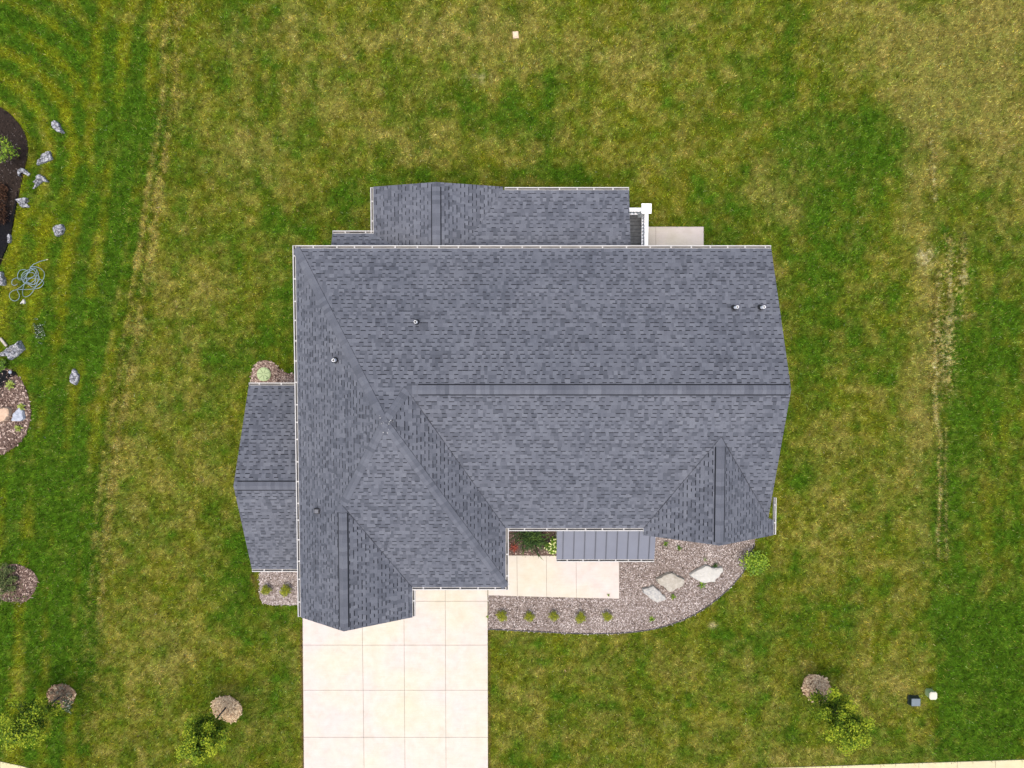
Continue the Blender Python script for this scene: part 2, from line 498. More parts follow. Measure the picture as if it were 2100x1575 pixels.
# ------------------------------------------------------------------ lawn colour: how lush, how dry (grass itself, fine dark gaps shaded in)
# (cx, cy, rx, ry, angle, amount) in survey points
LUSH = [(268, 250, 34, 110, 8, .9), (250, 400, 30, 110, 10, .9), (228, 540, 28, 110, 12, .9), (205, 680, 26, 90, 12, .5), (165, 130, 40, 70, 30, .5),
        (150, 250, 25, 60, 35, .3), (20, 60, 60, 26, 15, .5), (60, 20, 60, 25, 0, .4), (100, 960, 75, 70, 0, .8), (160, 1060, 45, 100, 5, .8), (120, 1230, 75, 60, 0, .7),
        (90, 1120, 90, 60, 0, .6), (150, 1350, 55, 60, 20, .7), (90, 1300, 70, 50, 0, .45), (120, 820, 30, 60, 0, .5), (100, 720, 40, 40, 0, .35), (40, 980, 50, 40, 0, .4),
        (110, 1540, 120, 22, 0, .5), (70, 1160, 60, 40, 0, .5), (190, 1450, 40, 50, 0, .35),
        (990, 215, 110, 45, 10, .55), (1120, 240, 80, 60, -15, .35), (560, 430, 70, 60, 0, .5), (690, 440, 40, 40, 0, .55), (720, 455, 18, 30, 0, .7), (500, 560, 50, 60, 0, .35),
        (590, 700, 30, 60, 0, .35), (560, 660, 60, 40, 0, .3), (830, 150, 60, 40, 0, .3), (500, 40, 50, 60, 0, .4), (620, 150, 40, 40, 0, .25), (640, 260, 90, 30, 20, .3),
        (1740, 320, 105, 75, 10, .9), (1650, 300, 60, 30, 20, .3), (1680, 440, 60, 50, 0, .5), (1700, 560, 75, 80, 0, .55), (1660, 660, 35, 90, 0, .55), (1740, 700, 60, 60, 0, .4),
        (1810, 300, 30, 60, 0, .5), (1860, 330, 30, 45, 0, .5), (1480, 400, 60, 40, 0, .55), (1500, 480, 80, 20, 0, .5), (1560, 180, 60, 60, 0, .3), (1150, 360, 70, 22, 0, .45),
        (1960, 860, 34, 150, 0, .8), (2000, 740, 60, 60, 0, .6), (2070, 640, 40, 80, 0, .35), (1945, 1060, 24, 60, 0, .5), (1960, 1290, 40, 110, -6, 1.0), (1990, 1400, 70, 80, 0, .7),
        (2060, 1300, 50, 110, 0, .6), (1980, 1500, 70, 60, 0, .9), (2070, 1480, 40, 60, 0, .6), (1920, 1550, 80, 18, 0, .6), (2060, 1090, 50, 40, 0, .4),
        (1650, 1280, 110, 30, -15, .5), (1560, 1230, 40, 30, 0, .5), (1750, 1240, 60, 30, 0, .3), (1500, 1320, 80, 30, -15, .4), (1100, 1330, 90, 22, 0, .45), (1200, 1440, 100, 50, 0, .35),
        (1400, 1430, 80, 40, 0, .35), (1340, 1520, 120, 30, 0, .3), (1850, 1300, 60, 50, 0, .3), (1620, 1480, 40, 50, 0, .35), (1630, 860, 24, 80, 0, .45), (1650, 980, 40, 40, 0, .35),
        (1820, 1150, 60, 40, 0, .2), (480, 1120, 34, 80, 0, .5), (440, 1220, 80, 60, 0, .35), (510, 1280, 60, 40, 0, .35), (560, 1420, 50, 60, 0, .5), (400, 1430, 60, 60, 0, .35),
        (460, 720, 60, 50, 0, .35), (470, 840, 40, 50, 0, .35), (350, 1100, 40, 40, 0, .25), (1945, 330, 14, 60, 0, .6), (1985, 430, 25, 40, 0, .4), (1940, 460, 26, 40, 0, .5), (2020, 520, 50, 30, 0, .3)]
DRY = [(1980, 70, 110, 70, 0, 1.1), (2060, 30, 60, 50, 0, .9), (2010, 190, 90, 90, 0, .5), (1880, 300, 40, 80, 0, .4), (1900, 220, 40, 110, 0, .85), (1960, 200, 80, 60, 0, .7), (2050, 330, 60, 70, 0, .7), (2020, 250, 70, 40, 0, .6), (1880, 450, 32, 50, -20, .7),
       (1890, 600, 26, 80, 0, .75), (1890, 720, 30, 70, 0, .55), (1890, 850, 22, 90, 0, .5), (1870, 970, 28, 110, 0, .5), (1890, 1100, 24, 80, 0, .4), (2080, 470, 30, 60, 0, .5),
       (1820, 60, 50, 90, 0, .45), (1740, 60, 60, 60, 0, .35), (1820, 200, 50, 50, 0, .4), (510, 285, 55, 40, 0, .7), (470, 330, 40, 40, 0, .4), (690, 150, 70, 60, 0, .35), (600, 60, 50, 50, 0, .4),
       (900, 70, 150, 60, 0, .5), (1010, 50, 90, 45, 0, .5), (1150, 100, 120, 30, 0, .35), (1060, 290, 110, 25, 0, .35), (870, 330, 60, 24, 0, .6), (880, 270, 90, 30, 0, .4), (740, 240, 90, 50, 0, .4), (1590, 370, 55, 50, 0, .7),
       (1610, 420, 40, 40, 0, .5), (1380, 60, 80, 50, 0, .3), (1250, 330, 120, 25, 0, .3), (560, 350, 60, 40, 0, .3), (470, 60, 30, 60, 0, .35), (1400, 200, 100, 50, 0, .25), (1300, 130, 80, 40, 0, .25),
       (400, 620, 70, 130, 0, .3), (340, 860, 70, 110, 0, .3), (280, 1050, 45, 90, 0, .45), (320, 1290, 60, 60, 0, .35), (360, 1360, 60, 40, 0, .4), (250, 1420, 50, 50, 0, .35), (280, 1540, 70, 30, 0, .35),
       (420, 1290, 50, 40, 0, .3), (590, 1340, 20, 70, 0, .4), (540, 1500, 50, 50, 0, .3), (570, 1280, 40, 20, 0, .3), (440, 960, 40, 80, 0, .3), (500, 950, 20, 40, 0, .2), (1700, 880, 50, 60, 0, .3), (1740, 1000, 60, 60, 0, .3),
       (1640, 1100, 40, 60, 0, .3), (1720, 1120, 50, 40, 0, .25), (1790, 1400, 60, 50, 0, .4), (1850, 1390, 40, 50, 0, .4), (1660, 1550, 110, 20, 0, .5), (1870, 1550, 50, 20, 0, .45), (1100, 1520, 80, 40, 0, .3), (1420, 1540, 90, 30, 0, .3),
       (1250, 1360, 90, 25, 0, .35), (1400, 1350, 60, 20, 0, .3), (1080, 1450, 50, 40, 0, .3), (1550, 1390, 60, 40, 0, .3), (2060, 780, 40, 20, 0, .35), (2010, 960, 60, 30, 0, .4), (2060, 930, 40, 40, 0, .4), (2050, 1180, 50, 30, 0, .4),
       (80, 840, 16, 60, -8, .3), (60, 940, 30, 20, 0, .4), (100, 1110, 30, 20, 0, .25), (160, 1290, 30, 30, 0, .3), (50, 1400, 60, 30, 0, .3)]
LIME = [(100, 300, 50, 90, 20, .5), (70, 270, 40, 60, 20, .6), (200, 180, 40, 120, 25, .4), (110, 110, 70, 40, 35, .5), (40, 170, 40, 40, 20, .6), (60, 470, 50, 50, 0, .4), (60, 590, 60, 60, 0, .3), (80, 560, 50, 120, 0, .3),
        (120, 660, 40, 50, 0, .3), (150, 400, 20, 120, 5, .5), (130, 520, 14, 90, 5, .4), (70, 830, 14, 70, -6, .5), (30, 1400, 60, 60, 0, .6), (20, 1480, 40, 60, 0, .4), (215, 80, 30, 70, 0, .5), (300, 60, 60, 60, 0, .3),
        (750, 40, 90, 40, 0, .4), (1180, 40, 70, 40, 0, .4), (1780, 120, 60, 70, 0, .35), (1880, 1380, 40, 60, 0, .3), (1880, 1480, 40, 40, 0, .3), (1500, 100, 80, 60, 0, .3), (1300, 250, 80, 50, 0, .2)]


def blobs(px, py, lst):
    s = np.zeros_like(px)
    for cx, cy, rx, ry, an, am in lst:
        a = math.radians(an)
        dx, dy = px - cx, py - cy
        u, v = dx * math.cos(a) + dy * math.sin(a), -dx * math.sin(a) + dy * math.cos(a)
        s += am * np.exp(-0.5 * ((u / rx) ** 2 + (v / ry) ** 2) * 1.3)
    return s


LINE_L = [(385, -60), (352, 60), (345, 200), (330, 300), (310, 430), (290, 560), (265, 720), (242, 840), (222, 980), (205, 1120), (190, 1300), (180, 1600)]
TRACKS = [([(1908, 290), (1916, 410)], .7, 3.0), ([(1974, 478), (1974, 582)], .6, 3.0), ([(1947, 490), (1947, 640)], .7, 3.0), ([(1925, 560), (1919, 640)], .45, 3.0),
          ([(1918, 640), (1916, 800), (1917, 865)], 1.05, 3.2), ([(1945, 650), (1941, 800)], 1.05, 3.4), ([(1918, 850), (1926, 890), (1927, 985), (1924, 1060), (1923, 1150)], .55, 2.8),
          ([(1937, 880), (1940, 1150)], .3, 2.6), ([(1975, 563), (1974, 580)], 1.2, 4.5), ([(1946, 608), (1948, 626)], 1.2, 4.5), ([(1942, 664), (1945, 684)], 1.2, 5.0), ([(1942, 656), (1966, 652), (1998, 646)], .6, 2.5)]


def lawn_tint(x, y):
    px, py = proj(x, y, 0.0)
    wx = (fbm(x * 0.55, y * 0.55, 3, 3) - 0.5) * 70
    wy = (fbm(x * 0.55, y * 0.55, 13, 3) - 0.5) * 70
    qx, qy = px + wx, py + wy
    n1 = fbm(x * 0.45, y * 0.45, 21, 5)
    n2 = fbm(x * 1.6, y * 1.6, 31, 4)
    n3 = fbm(x * 5.0, y * 5.0, 41, 3)
    n4 = fbm(x * 1.1, y * 1.1, 51, 4)
    dl = seg_dist(px + wx * 0.12, py, LINE_L)
    left = np.interp(px - np.interp(py, [p[1] for p in LINE_L], [p[0] for p in LINE_L]), [-30, 10], [1.0, 0.0])
    right = np.clip((px - 1900 + 0.45 * wx) / 48.0, 0, 1) * np.clip((py - 520) / 160.0, 0, 1)
    lx = np.interp(py, [p[1] for p in LINE_L], [p[0] for p in LINE_L])
    n8 = fbm(x * 2.6, y * 2.6, 91, 4)
    lush = 0.29 + 0.95 * blobs(qx, qy, LUSH) + 0.27 * left + 0.2 * right + (n1 - 0.5) * 1.0 + (n2 - 0.5) * 1.1 + (n3 - 0.5) * 0.7 - (n8 - 0.5) * 1.0
    dry = 0.13 + 0.85 * blobs(qx, qy, DRY) + (n4 - 0.5) * 0.8 + (n3 - 0.5) * 0.9 + (n8 - 0.5) * 1.1 - 0.22 * left - 0.15 * right
    lime = 0.17 + 0.9 * blobs(qx, qy, LIME) + 0.06 * left + (fbm(x * 0.9, y * 0.9, 61, 4) - 0.5) * 1.0
    # mowing passes: along the old line on the left (bending round the dark bed), up and down the right-hand lot, arcs near the street
    off = lx - px
    rad = np.hypot(px + 70, (py - 320) * 0.95)
    bend = np.clip((205 - px) / 40, 0, 1) * np.clip((460 - py) / 60, 0, 1)
    mow = ((1 - bend) * np.sin(off / 9.2 + 1.3 * n1) + bend * np.sin(rad / 7.5 + 1.3 * n1)) * (0.55 + 0.9 * n2) * np.clip(off / 25, 0, 1)
    lush += 0.42 * left * mow
    lime -= 0.42 * left * mow
    lush += 0.16 * right * np.sin(px / 6.5 + 3 * n1)
    south = np.clip((py - 1330) / 80, 0, 1) * (px > 1000) * (px < 1900)
    lush += 0.15 * south * np.sin((py * 0.95 - (px - 1000) * 0.12 + 0.00035 * (px - 1450) ** 2) / 9.0 + n1)
    lush += 0.12 * (px > lx) * (px < 1900) * np.sin((px + 0.05 * py) / 13.0 + 4 * n1)
    tex = np.clip(n3 * 2.4 - 0.4, 0, 1.3)
    o2 = px - lx + wx * 0.12
    st = (np.exp(-((o2 + 13) / 7.0) ** 2) * 1.1 + np.exp(-((o2 - 12) / 9.0) ** 2) * 1.0 + np.exp(-((o2 + 42) / 6.0) ** 2) * .5) * tex * np.interp(py, [0, 250, 330, 520, 640, 900, 1200, 1400], [.5, .6, 1.1, 1.1, .7, .7, .6, .2])
    dk = np.exp(-(o2 / 6.0) ** 2) * np.interp(py, [0, 200, 350, 600, 900], [.3, .6, .6, .5, .2])
    dry += 1.0 * st
    lush += 0.5 * dk - 0.5 * st
    hs = np.exp(-(seg_dist(px, py, [(590, 480), (590, 770)]) / 22) ** 2) + np.exp(-(seg_dist(px, py, [(690, 395), (760, 372), (900, 358), (1300, 365)]) / 18) ** 2)
    lush += 0.35 * hs
    jx = px + (fbm(x * 3.0, y * 3.0, 72, 2) - .5) * 7
    n5 = fbm(x * 7.0, y * 7.0, 71, 2)
    n7 = fbm(x * 16.0, y * 16.0, 77, 2)
    tr = 0.0
    for pl, am, wd in TRACKS:
        tr = np.maximum(tr, am * np.exp(-(seg_dist(jx, py, pl) / wd) ** 2))
    tr = tr * np.clip((n7 - 0.36) * 5, 0, 1) * np.clip((n5 - 0.25) * 3.2, 0, 1.1)
    scat = np.exp(-((px - 1932) / 22) ** 2 - ((py - 720) / 80) ** 2) * np.clip((n7 - 0.54) * 9, 0, 1) * .9 + np.exp(-((px - 1950) / 30) ** 2 - ((py - 560) / 70) ** 2) * np.clip((n7 - 0.62) * 9, 0, 1) * .8
    soil = np.exp(-((px - 1897) / 15) ** 2 - ((py - 528) / 20) ** 2) * np.clip((n5 - .3) * 3, 0, 1) + np.exp(-(((px - 1461) / 7) ** 2 + ((py - 1282) / 6) ** 2) * 1.3) \
        + .45 * np.exp(-((px - 985) / 26) ** 2 - ((py - 160) / 13) ** 2) * np.clip((n5 - .45) * 4, 0, 1)
    straw = np.clip(1.25 * tr + scat, 0, 1)[:, None]
    soil = np.clip(soil, 0, 1)[:, None]
    lush = np.clip(lush, 0, 1)[:, None]; dry = np.clip(dry, 0, 1)[:, None]; lime = np.clip(lime, 0, 1)[:, None]
    A = np.array
    c = A([0.102, 0.107, 0.0130])
    c = c * (1 - lime * .75) + A([0.135, 0.146, 0.0070]) * lime * .75
    c = c * (1 - dry * .85) + A([0.200, 0.164, 0.054]) * dry * .85
    lu = lush * (1 - 0.45 * dry)
    c = c * (1 - lu * .92) + A([0.034, 0.080, 0.0065]) * lu * .92
    c = c * (1 - straw) + A([0.55, 0.43, 0.19]) * straw
    c = c * (1 - soil * .9) + A([0.40, 0.33, 0.22]) * soil * .9
    n6 = fbm(x * 11.0, y * 11.0, 81, 3)  # fine noise: tuft tone, plus shade of the gaps put into the colour
    c = c * (0.66 + 0.72 * n3[:, None]) * (0.38 + 1.34 * n6[:, None])
    c = c * A([0.90, 0.93, 0.70])
    # bare soil lip along the cut edges of drive and front bed
    for pl, wd in (([(618.5, 1290), (622.5, 1640)], 3.2), ([(1002.5, 1292), (1003, 1640)], 2.5), ([(516, 1180), (530, 1215), (533, 1228)], 3)):
        e = np.exp(-(seg_dist(px, py, pl) / wd) ** 2)[:, None] * np.clip(n3[:, None] * 2.0, 0.3, 1)
        c = c * (1 - e * .8) + A([0.085, 0.045, 0.022]) * e * .8
    return c


def grid_axis(lo, hi, step, far):
    inner = np.arange(lo, hi + step, step)
    outs = [lo]
    d = step
    L = []
    x = lo
    while x > -far:
        d *= 1.7; x -= d; L.append(x)
    R = []
    x, d = inner[-1], step
    while x < far:
        d *= 1.7; x += d; R.append(x)
    return np.array(L[::-1] + list(inner) + R)


gx, gy = grid_axis(-23, 23, 0.09, 900), grid_axis(-18.6, 15.8, 0.09, 900)
X, Y = np.meshgrid(gx, gy)
X, Y = X.ravel(), Y.ravel()
nx, ny = len(gx), len(gy)
idx = np.arange(nx * ny).reshape(ny, nx)
quads = np.stack([idx[:-1, :-1], idx[:-1, 1:], idx[1:, 1:], idx[1:, :-1]], -1).reshape(-1, 4)
me = bpy.data.meshes.new('lawn')
me.from_pydata(np.stack([X, Y, np.zeros_like(X)], 1).tolist(), [], quads.tolist())
col = me.attributes.new('tint', 'FLOAT_COLOR', 'POINT')
tint = lawn_tint(X, Y)
col.data.foreach_set('color', np.concatenate([tint, np.ones((len(X), 1))], 1).astype(np.float32).ravel())
me.materials.append(M['lawn'])
lawn = bpy.data.objects.new('lawn', me)
C.objects.link(lawn)
tag(lawn, 'patchy green and straw coloured lawn', 'lawn', kind='structure')

# ------------------------------------------------------------------ house roof
ZE = 4.4
HOUSE = thing('house', (P(1000, 860)[0], P(1000, 860)[1], 0), 'grey shingled house with hipped main roof, side wing, back porch and white gutters', 'house')

px_ = lambda x, y, z: P(x, y, z)
xw = P(611.5, 880, ZE)[0]
yn = P(1000, 509.5, ZE)[1]
xe = P(1037, 1150, ZE)[0]
ys2 = P(950, 1204, ZE)[1]
ys1 = P(1180, 1083, ZE)[1]
x3 = P(845.5, 1235, ZE)[0]
yfg = P(700, 1266, ZE)[1]
xr = P(1581.5, 505, ZE)[0]
RZ = 2.42
xp, yp = P(788, 867, ZE + RZ)
aN, bW, aS2, bE = RZ / (yn - yp), RZ / (xp - xw), RZ / (yp - ys2), RZ / (xe - xp)


def solve(f, lo, hi):
    for _ in range(60):
        m = (lo + hi) / 2
        if f(m) * f(lo) > 0: lo = m
        else: hi = m
    return (lo + hi) / 2


yr = solve(lambda y: float(proj(0, y, ZE + aN * (yn - y))[1]) - 799.5, yp, yn)
zr1 = aN * (yn - yr)
aS1 = zr1 / (yr - ys1)
J = (xe - zr1 / bE, yr)
xg = solve(lambda x: float(proj(x, yfg + 2, ZE + bW * (x - xw))[0]) - 703.5, xw, xp)
zg = bW * (xg - xw)
bE3 = zg / (x3 - xg)
G = (xg, ys2 + zg / aS2)
# front right gable
yfr = P(1588, 1097.5, ZE)[1]
xre = P(1587, 1060, ZE)[0]
zq = 1.36
xq = P(1476, 1110, ZE + zq)[0]
bQ = zq / (xre - xq)
xl = xq - zq / bQ
Q = (xq, ys1 + zq / aS1)
yv = ys1 + bQ * (xre - xr) / aS1


def clip_rect(poly, u0, u1, v0, v1):
    def cut(pts, ax, val, keep_ge):
        out = []
        n = len(pts)
        for i in range(n):
            a, b = pts[i], pts[(i + 1) % n]
            ia = (a[ax] >= val) if keep_ge else (a[ax] <= val)
            ib = (b[ax] >= val) if keep_ge else (b[ax] <= val)
            if ia: out.append(a)
            if ia != ib:
                t = (val - a[ax]) / (b[ax] - a[ax])
                out.append((a[0] + t * (b[0] - a[0]), a[1] + t * (b[1] - a[1])))
        return out
    for ax, val, ge in ((0, u0, True), (0, u1, False), (1, v0, True), (1, v1, False)):
        poly = cut(poly, ax, val, ge)
        if len(poly) < 3: return None
    us = [p[0] for p in poly]; vv = [p[1] for p in poly]
    if max(us) - min(us) < 1e-4 or max(vv) - min(vv) < 1e-4: return None
    return poly


def roof_plane(mb, poly, side, eave, slope, z0, seed, thick=0.15):
    """poly in plan; side N/S/E/W = the way the slope faces; lays a deck and rows of laminated shingles"""
    R = random.Random(seed)
    # plan -> (u along the eave, v horizontal distance in from it)
    if side == 'S': to = lambda x, y: (x, y - eave); fr = lambda u, v: (u, eave + v)
    if side == 'N': to = lambda x, y: (-x, eave - y); fr = lambda u, v: (-u, eave - v)
    if side == 'W': to = lambda x, y: (-y, x - eave); fr = lambda u, v: (eave + v, -u)
    if side == 'E': to = lambda x, y: (y, eave - x); fr = lambda u, v: (eave - v, u)
    pl = [to(*p) for p in poly]
    ar = sum(pl[i][0] * pl[(i + 1) % len(pl)][1] - pl[(i + 1) % len(pl)][0] * pl[i][1] for i in range(len(pl)))
    if ar < 0: pl = pl[::-1]

    def w3(u, v, h):
        x, y = fr(u, v)
        return (x, y, z0 + slope * v + h)
    # deck
    mb.poly([w3(u, v, 0) for u, v in pl], 0.12)
    n = len(pl)
    mb.poly([w3(u, v, -thick) for u, v in reversed(pl)], 0.5, 1)
    for i in range(n):
        a, b = pl[i], pl[(i + 1) % n]
        mb.poly([w3(a[0], a[1], -thick), w3(b[0], b[1], -thick), w3(b[0], b[1], 0.004), w3(a[0], a[1], 0.004)], 0.5, 1)
    e = 0.143 / math.sqrt(1 + slope * slope)
    umin, umax = min(p[0] for p in pl), max(p[0] for p in pl)
    vmin, vmax = min(p[1] for p in pl), max(p[1] for p in pl)
    k = int(math.floor(vmin / e))
    while k * e < vmax:
        v0, v1 = k * e, (k + 1) * e
        row = R.uniform(-0.03, 0.03)
        u = umin - R.uniform(0, 0.3)
        tooth = R.random() < 0.5
        while u < umax:
            wd = R.uniform(0.09, 0.19) if tooth else R.uniform(0.07, 0.17)
            u1 = u + wd
            r = R.random()
            if tooth:
                sh = R.uniform(0.58, 0.84) if r < 0.74 else R.uniform(0.36, 0.56)
            else:
                sh = R.uniform(0.34, 0.56) if r < 0.4 else R.uniform(0.56, 0.82)
            sh += row
            c = clip_rect(pl, u, u1, v0, v1)
            hb, ht = (0.013, 0.005) if tooth else (0.006, 0.002)
            if c:
                mb.poly([w3(a, b, hb + (ht - hb) * (b - v0) / e) for a, b in c], sh)
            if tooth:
                d = 0.030  # dark band below the tooth: printed shadow line plus painted butt shadow
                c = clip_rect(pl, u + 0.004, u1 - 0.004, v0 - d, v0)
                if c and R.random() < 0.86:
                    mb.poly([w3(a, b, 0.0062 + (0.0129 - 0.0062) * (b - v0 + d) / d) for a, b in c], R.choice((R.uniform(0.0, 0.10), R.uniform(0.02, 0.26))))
            u = u1
            tooth = not tooth if R.random() < 0.9 else tooth
        k += 1


def cap_run(mb, p0, p1, nl, nr, wid, seed, lift=0.012, step=0.145, vent=0.0):
    """shingle caps along a ridge or hip; nl / nr = fall per metre to the left and right"""
    R = random.Random(seed)
    p0, p1 = np.array(p0, float), np.array(p1, float)
    L = np.linalg.norm(p1 - p0)
    t = (p1 - p0) / L
    s = np.array([-t[1], t[0], 0.0]); s /= np.linalg.norm(s)
    hw = wid / 2

    def pt(d, side, f, h):
        return p0 + t * d + s * side * hw + np.array([0, 0, -abs(side) * hw * f + h])
    n = max(1, int(L / step))
    st = L / n
    if vent:
        for sd_, f in ((1, nl), (-1, nr)):
            a, b = pt(0, sd_, f, vent + lift), pt(L, sd_, f, vent + lift)
            a2, b2 = pt(0, sd_, f, 0.0), pt(L, sd_, f, 0.0)
            o = s * sd_ * 0.036  # dark skirt flared outwards, shadow gap under the vent put into tone and shape
            mb.poly([a, b, b2 + o, a2 + o] if sd_ < 0 else [b, a, a2 + o, b2 + o], 0.02)
        for d in (0, L):
            mb.poly([pt(d, 1, nl, vent + lift), pt(d, 0, 0, vent + lift), pt(d, -1, nr, vent + lift), pt(d, -1, nr, -0.02), pt(d, 1, nl, -0.02)], 0.03)
    for i in range(n):
        sh = R.uniform(0.54, 0.78) if R.random() < 0.8 else R.uniform(0.44, 0.56)
        a, b = i * st, (i + 1) * st
        ha, hb = vent + lift + 0.010, vent + lift + 0.004
        mb.poly([pt(a, 1, nl, ha), pt(a, 0, 0, ha), pt(b, 0, 0, hb), pt(b, 1, nl, hb)], sh)
        mb.poly([pt(a, 0, 0, ha), pt(a, -1, nr, ha), pt(b, -1, nr, hb), pt(b, 0, 0, hb)], sh + R.uniform(-.05, .05))
        mb.poly([pt(a, 1, nl, ha), pt(a, 1, nl, hb - 0.012), pt(a, 0, 0, hb - 0.012), pt(a, 0, 0, ha)], 0.1)
        mb.poly([pt(a, 0, 0, ha), pt(a, 0, 0, hb - 0.012), pt(a, -1, nr, hb - 0.012), pt(a, -1, nr, ha)], 0.1)
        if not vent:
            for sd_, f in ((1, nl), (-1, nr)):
                mb.poly([pt(a, sd_, f, ha), pt(b, sd_, f, hb), pt(b, sd_ * 1.08, f, 0.004), pt(a, sd_ * 1.08, f, 0.004)], 0.16 if sd_ * s[1] > 0 else 0.42)  # north edges darkest, side shade put into the tone


RM = [M['shingle'], M['white']]
mb = MB()
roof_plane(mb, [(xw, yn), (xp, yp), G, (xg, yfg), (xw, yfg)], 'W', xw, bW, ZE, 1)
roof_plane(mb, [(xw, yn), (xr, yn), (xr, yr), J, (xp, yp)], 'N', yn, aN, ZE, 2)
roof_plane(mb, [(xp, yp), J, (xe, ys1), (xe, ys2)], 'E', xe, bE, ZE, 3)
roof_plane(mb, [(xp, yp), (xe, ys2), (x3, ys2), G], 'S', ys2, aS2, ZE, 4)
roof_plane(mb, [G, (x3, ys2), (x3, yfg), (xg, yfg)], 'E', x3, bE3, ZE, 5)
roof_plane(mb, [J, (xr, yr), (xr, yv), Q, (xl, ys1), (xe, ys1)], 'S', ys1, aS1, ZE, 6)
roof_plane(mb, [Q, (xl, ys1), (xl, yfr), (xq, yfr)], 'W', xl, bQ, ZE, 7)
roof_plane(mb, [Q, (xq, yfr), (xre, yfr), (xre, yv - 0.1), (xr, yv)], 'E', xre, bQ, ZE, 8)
VR = random.Random(8)
for (ax, ay, az), (bx_, by_, bz) in (((J[0], J[1], zr1), (xe, ys1, 0)), ((G[0], G[1], zg), (x3, ys2, 0)), ((Q[0], Q[1], zq), (xl, ys1, 0)), ((Q[0], Q[1], zq), (xr, yv, bQ * (xre - xr)))):
    d = np.array([bx_ - ax, by_ - ay]); ln = np.linalg.norm(d); sd2 = np.array([-d[1], d[0]]) / ln * 0.014
    k = int(ln / 0.35)
    for i in range(k):                                  # cut shingle edge along each valley
        f0, f1 = i / k, (i + 0.97) / k
        w_ = VR.uniform(0.5, 1.2)
        q0, q1 = np.array([ax, ay]) + d * f0, np.array([ax, ay]) + d * f1
        z0_, z1_ = ZE + az + (bz - az) * f0 + 0.022, ZE + az + (bz - az) * f1 + 0.022
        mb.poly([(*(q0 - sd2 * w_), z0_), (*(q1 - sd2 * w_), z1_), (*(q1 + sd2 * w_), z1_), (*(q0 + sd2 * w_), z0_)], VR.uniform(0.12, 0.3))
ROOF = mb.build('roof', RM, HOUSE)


def ridge(parent, *a, **k):
    m = MB(); cap_run(m, *a, **k)
    return m.build('ridge_cap', M['shingle'], parent)


Z = lambda p, z: (p[0], p[1], ZE + z)
ridge(ROOF, (J[0] + 0.35, yr, ZE + zr1), (xr - 0.06, yr, ZE + zr1), aN, aS1, 0.30, 1, vent=0.022)
ridge(ROOF, (xg, yfg + 0.12, ZE + zg), (xg, G[1] - 0.28, ZE + zg), bW, bE3, 0.29, 2, vent=0.022)
ridge(ROOF, (xq, yfr + 0.10, ZE + zq), (xq, Q[1] - 0.35, ZE + zq), bQ, bQ, 0.29, 3, vent=0.022)
# hips and the short unvented ridge ends; falls are measured across each run
def hip(p0, z0, p1, z1, fa, fb, seed):
    ridge(ROOF, Z(p0, z0), Z(p1, z1), fa, fb, 0.28, seed)


def falls(t, gl, gr):
    """fall per metre across a run with plan direction t, for plane gradients on its left and right"""
    t = np.array(t, float); t /= np.linalg.norm(t)
    s = np.array([-t[1], t[0]])
    return -float(np.dot(gl, s)), float(np.dot(gr, s))


gW, gN, gE, gS2 = (bW, 0), (0, -aN), (-bE, 0), (0, aS2)
for p0, z0, p1, z1, gl, gr, sd_ in (((xw, yn), 0, (xp, yp), RZ, gN, gW, 11), ((xe, ys2), 0, (xp, yp), RZ, gS2, gE, 12),
                                   (J, zr1, (xp, yp), RZ, gE, gN, 13), (G, zg, (xp, yp), RZ, gW, gS2, 14)):
    t = (p1[0] - p0[0], p1[1] - p0[1])
    fa, fb = falls(t, gl, gr)
    hip(p0, z0, p1, z1, fa, fb, sd_)
ridge(ROOF, (J[0] - 0.02, yr, ZE + zr1), (J[0] + 0.34, yr, ZE + zr1), aN, aS1, 0.30, 15)
ridge(ROOF, (xg, G[1] - 0.27, ZE + zg), (xg, G[1] + 0.02, ZE + zg), bW, bE3, 0.30, 16)
ridge(ROOF, (xq, Q[1] - 0.34, ZE + zq), (xq, Q[1] + 0.03, ZE + zq), bQ, bQ, 0.29, 17)

# roof sealant spatter on the peak
R = random.Random(5)
for i in range(14):
    mb = MB()
    x, y = P(788 + R.gauss(0, 8), 868 + R.gauss(0, 9), ZE + RZ)
    z = ZE + min(aN * (yn - y), bW * (x - xw), aS2 * (y - ys2), bE * (xe - x)) + 0.034
    r = R.uniform(0.008, 0.02)
    mb.tube([(x, y, z - 0.02), (x, y, z + 0.006)], r, r * .7, 7)
    mb.build('sealant_dab', M['white'], ROOF)

# ---- wing, back porch and entry roofs
ZW, ZWR = 2.62, 4.26
ywn = P(560, 790.5, ZW)[1]; yws = P(560, 1167, ZW)[1]
xwl = P(513.5, 980, ZW)[0]
ywr = (ywn + yws) / 2
aWN = (ZWR - ZW) / (ywn - ywr); aWS = (ZWR - ZW) / (ywr - yws)
xwe = xw + 0.45
mb = MB()
roof_plane(mb, [(xwl, ywn), (xwl, ywr), (xwe, ywr), (xwe, ywn)], 'N', ywn, aWN, ZW, 21)
roof_plane(mb, [(xwl, yws), (xwe, yws), (xwe, ywr), (xwl, ywr)], 'S', yws, aWS, ZW, 22)
WROOF = mb.build('wing_roof', RM, HOUSE)
ridge(WROOF, (xwl + 0.12, ywr, ZWR), (xwe, ywr, ZWR), aWN, aWS, 0.29, 23, vent=0.012)

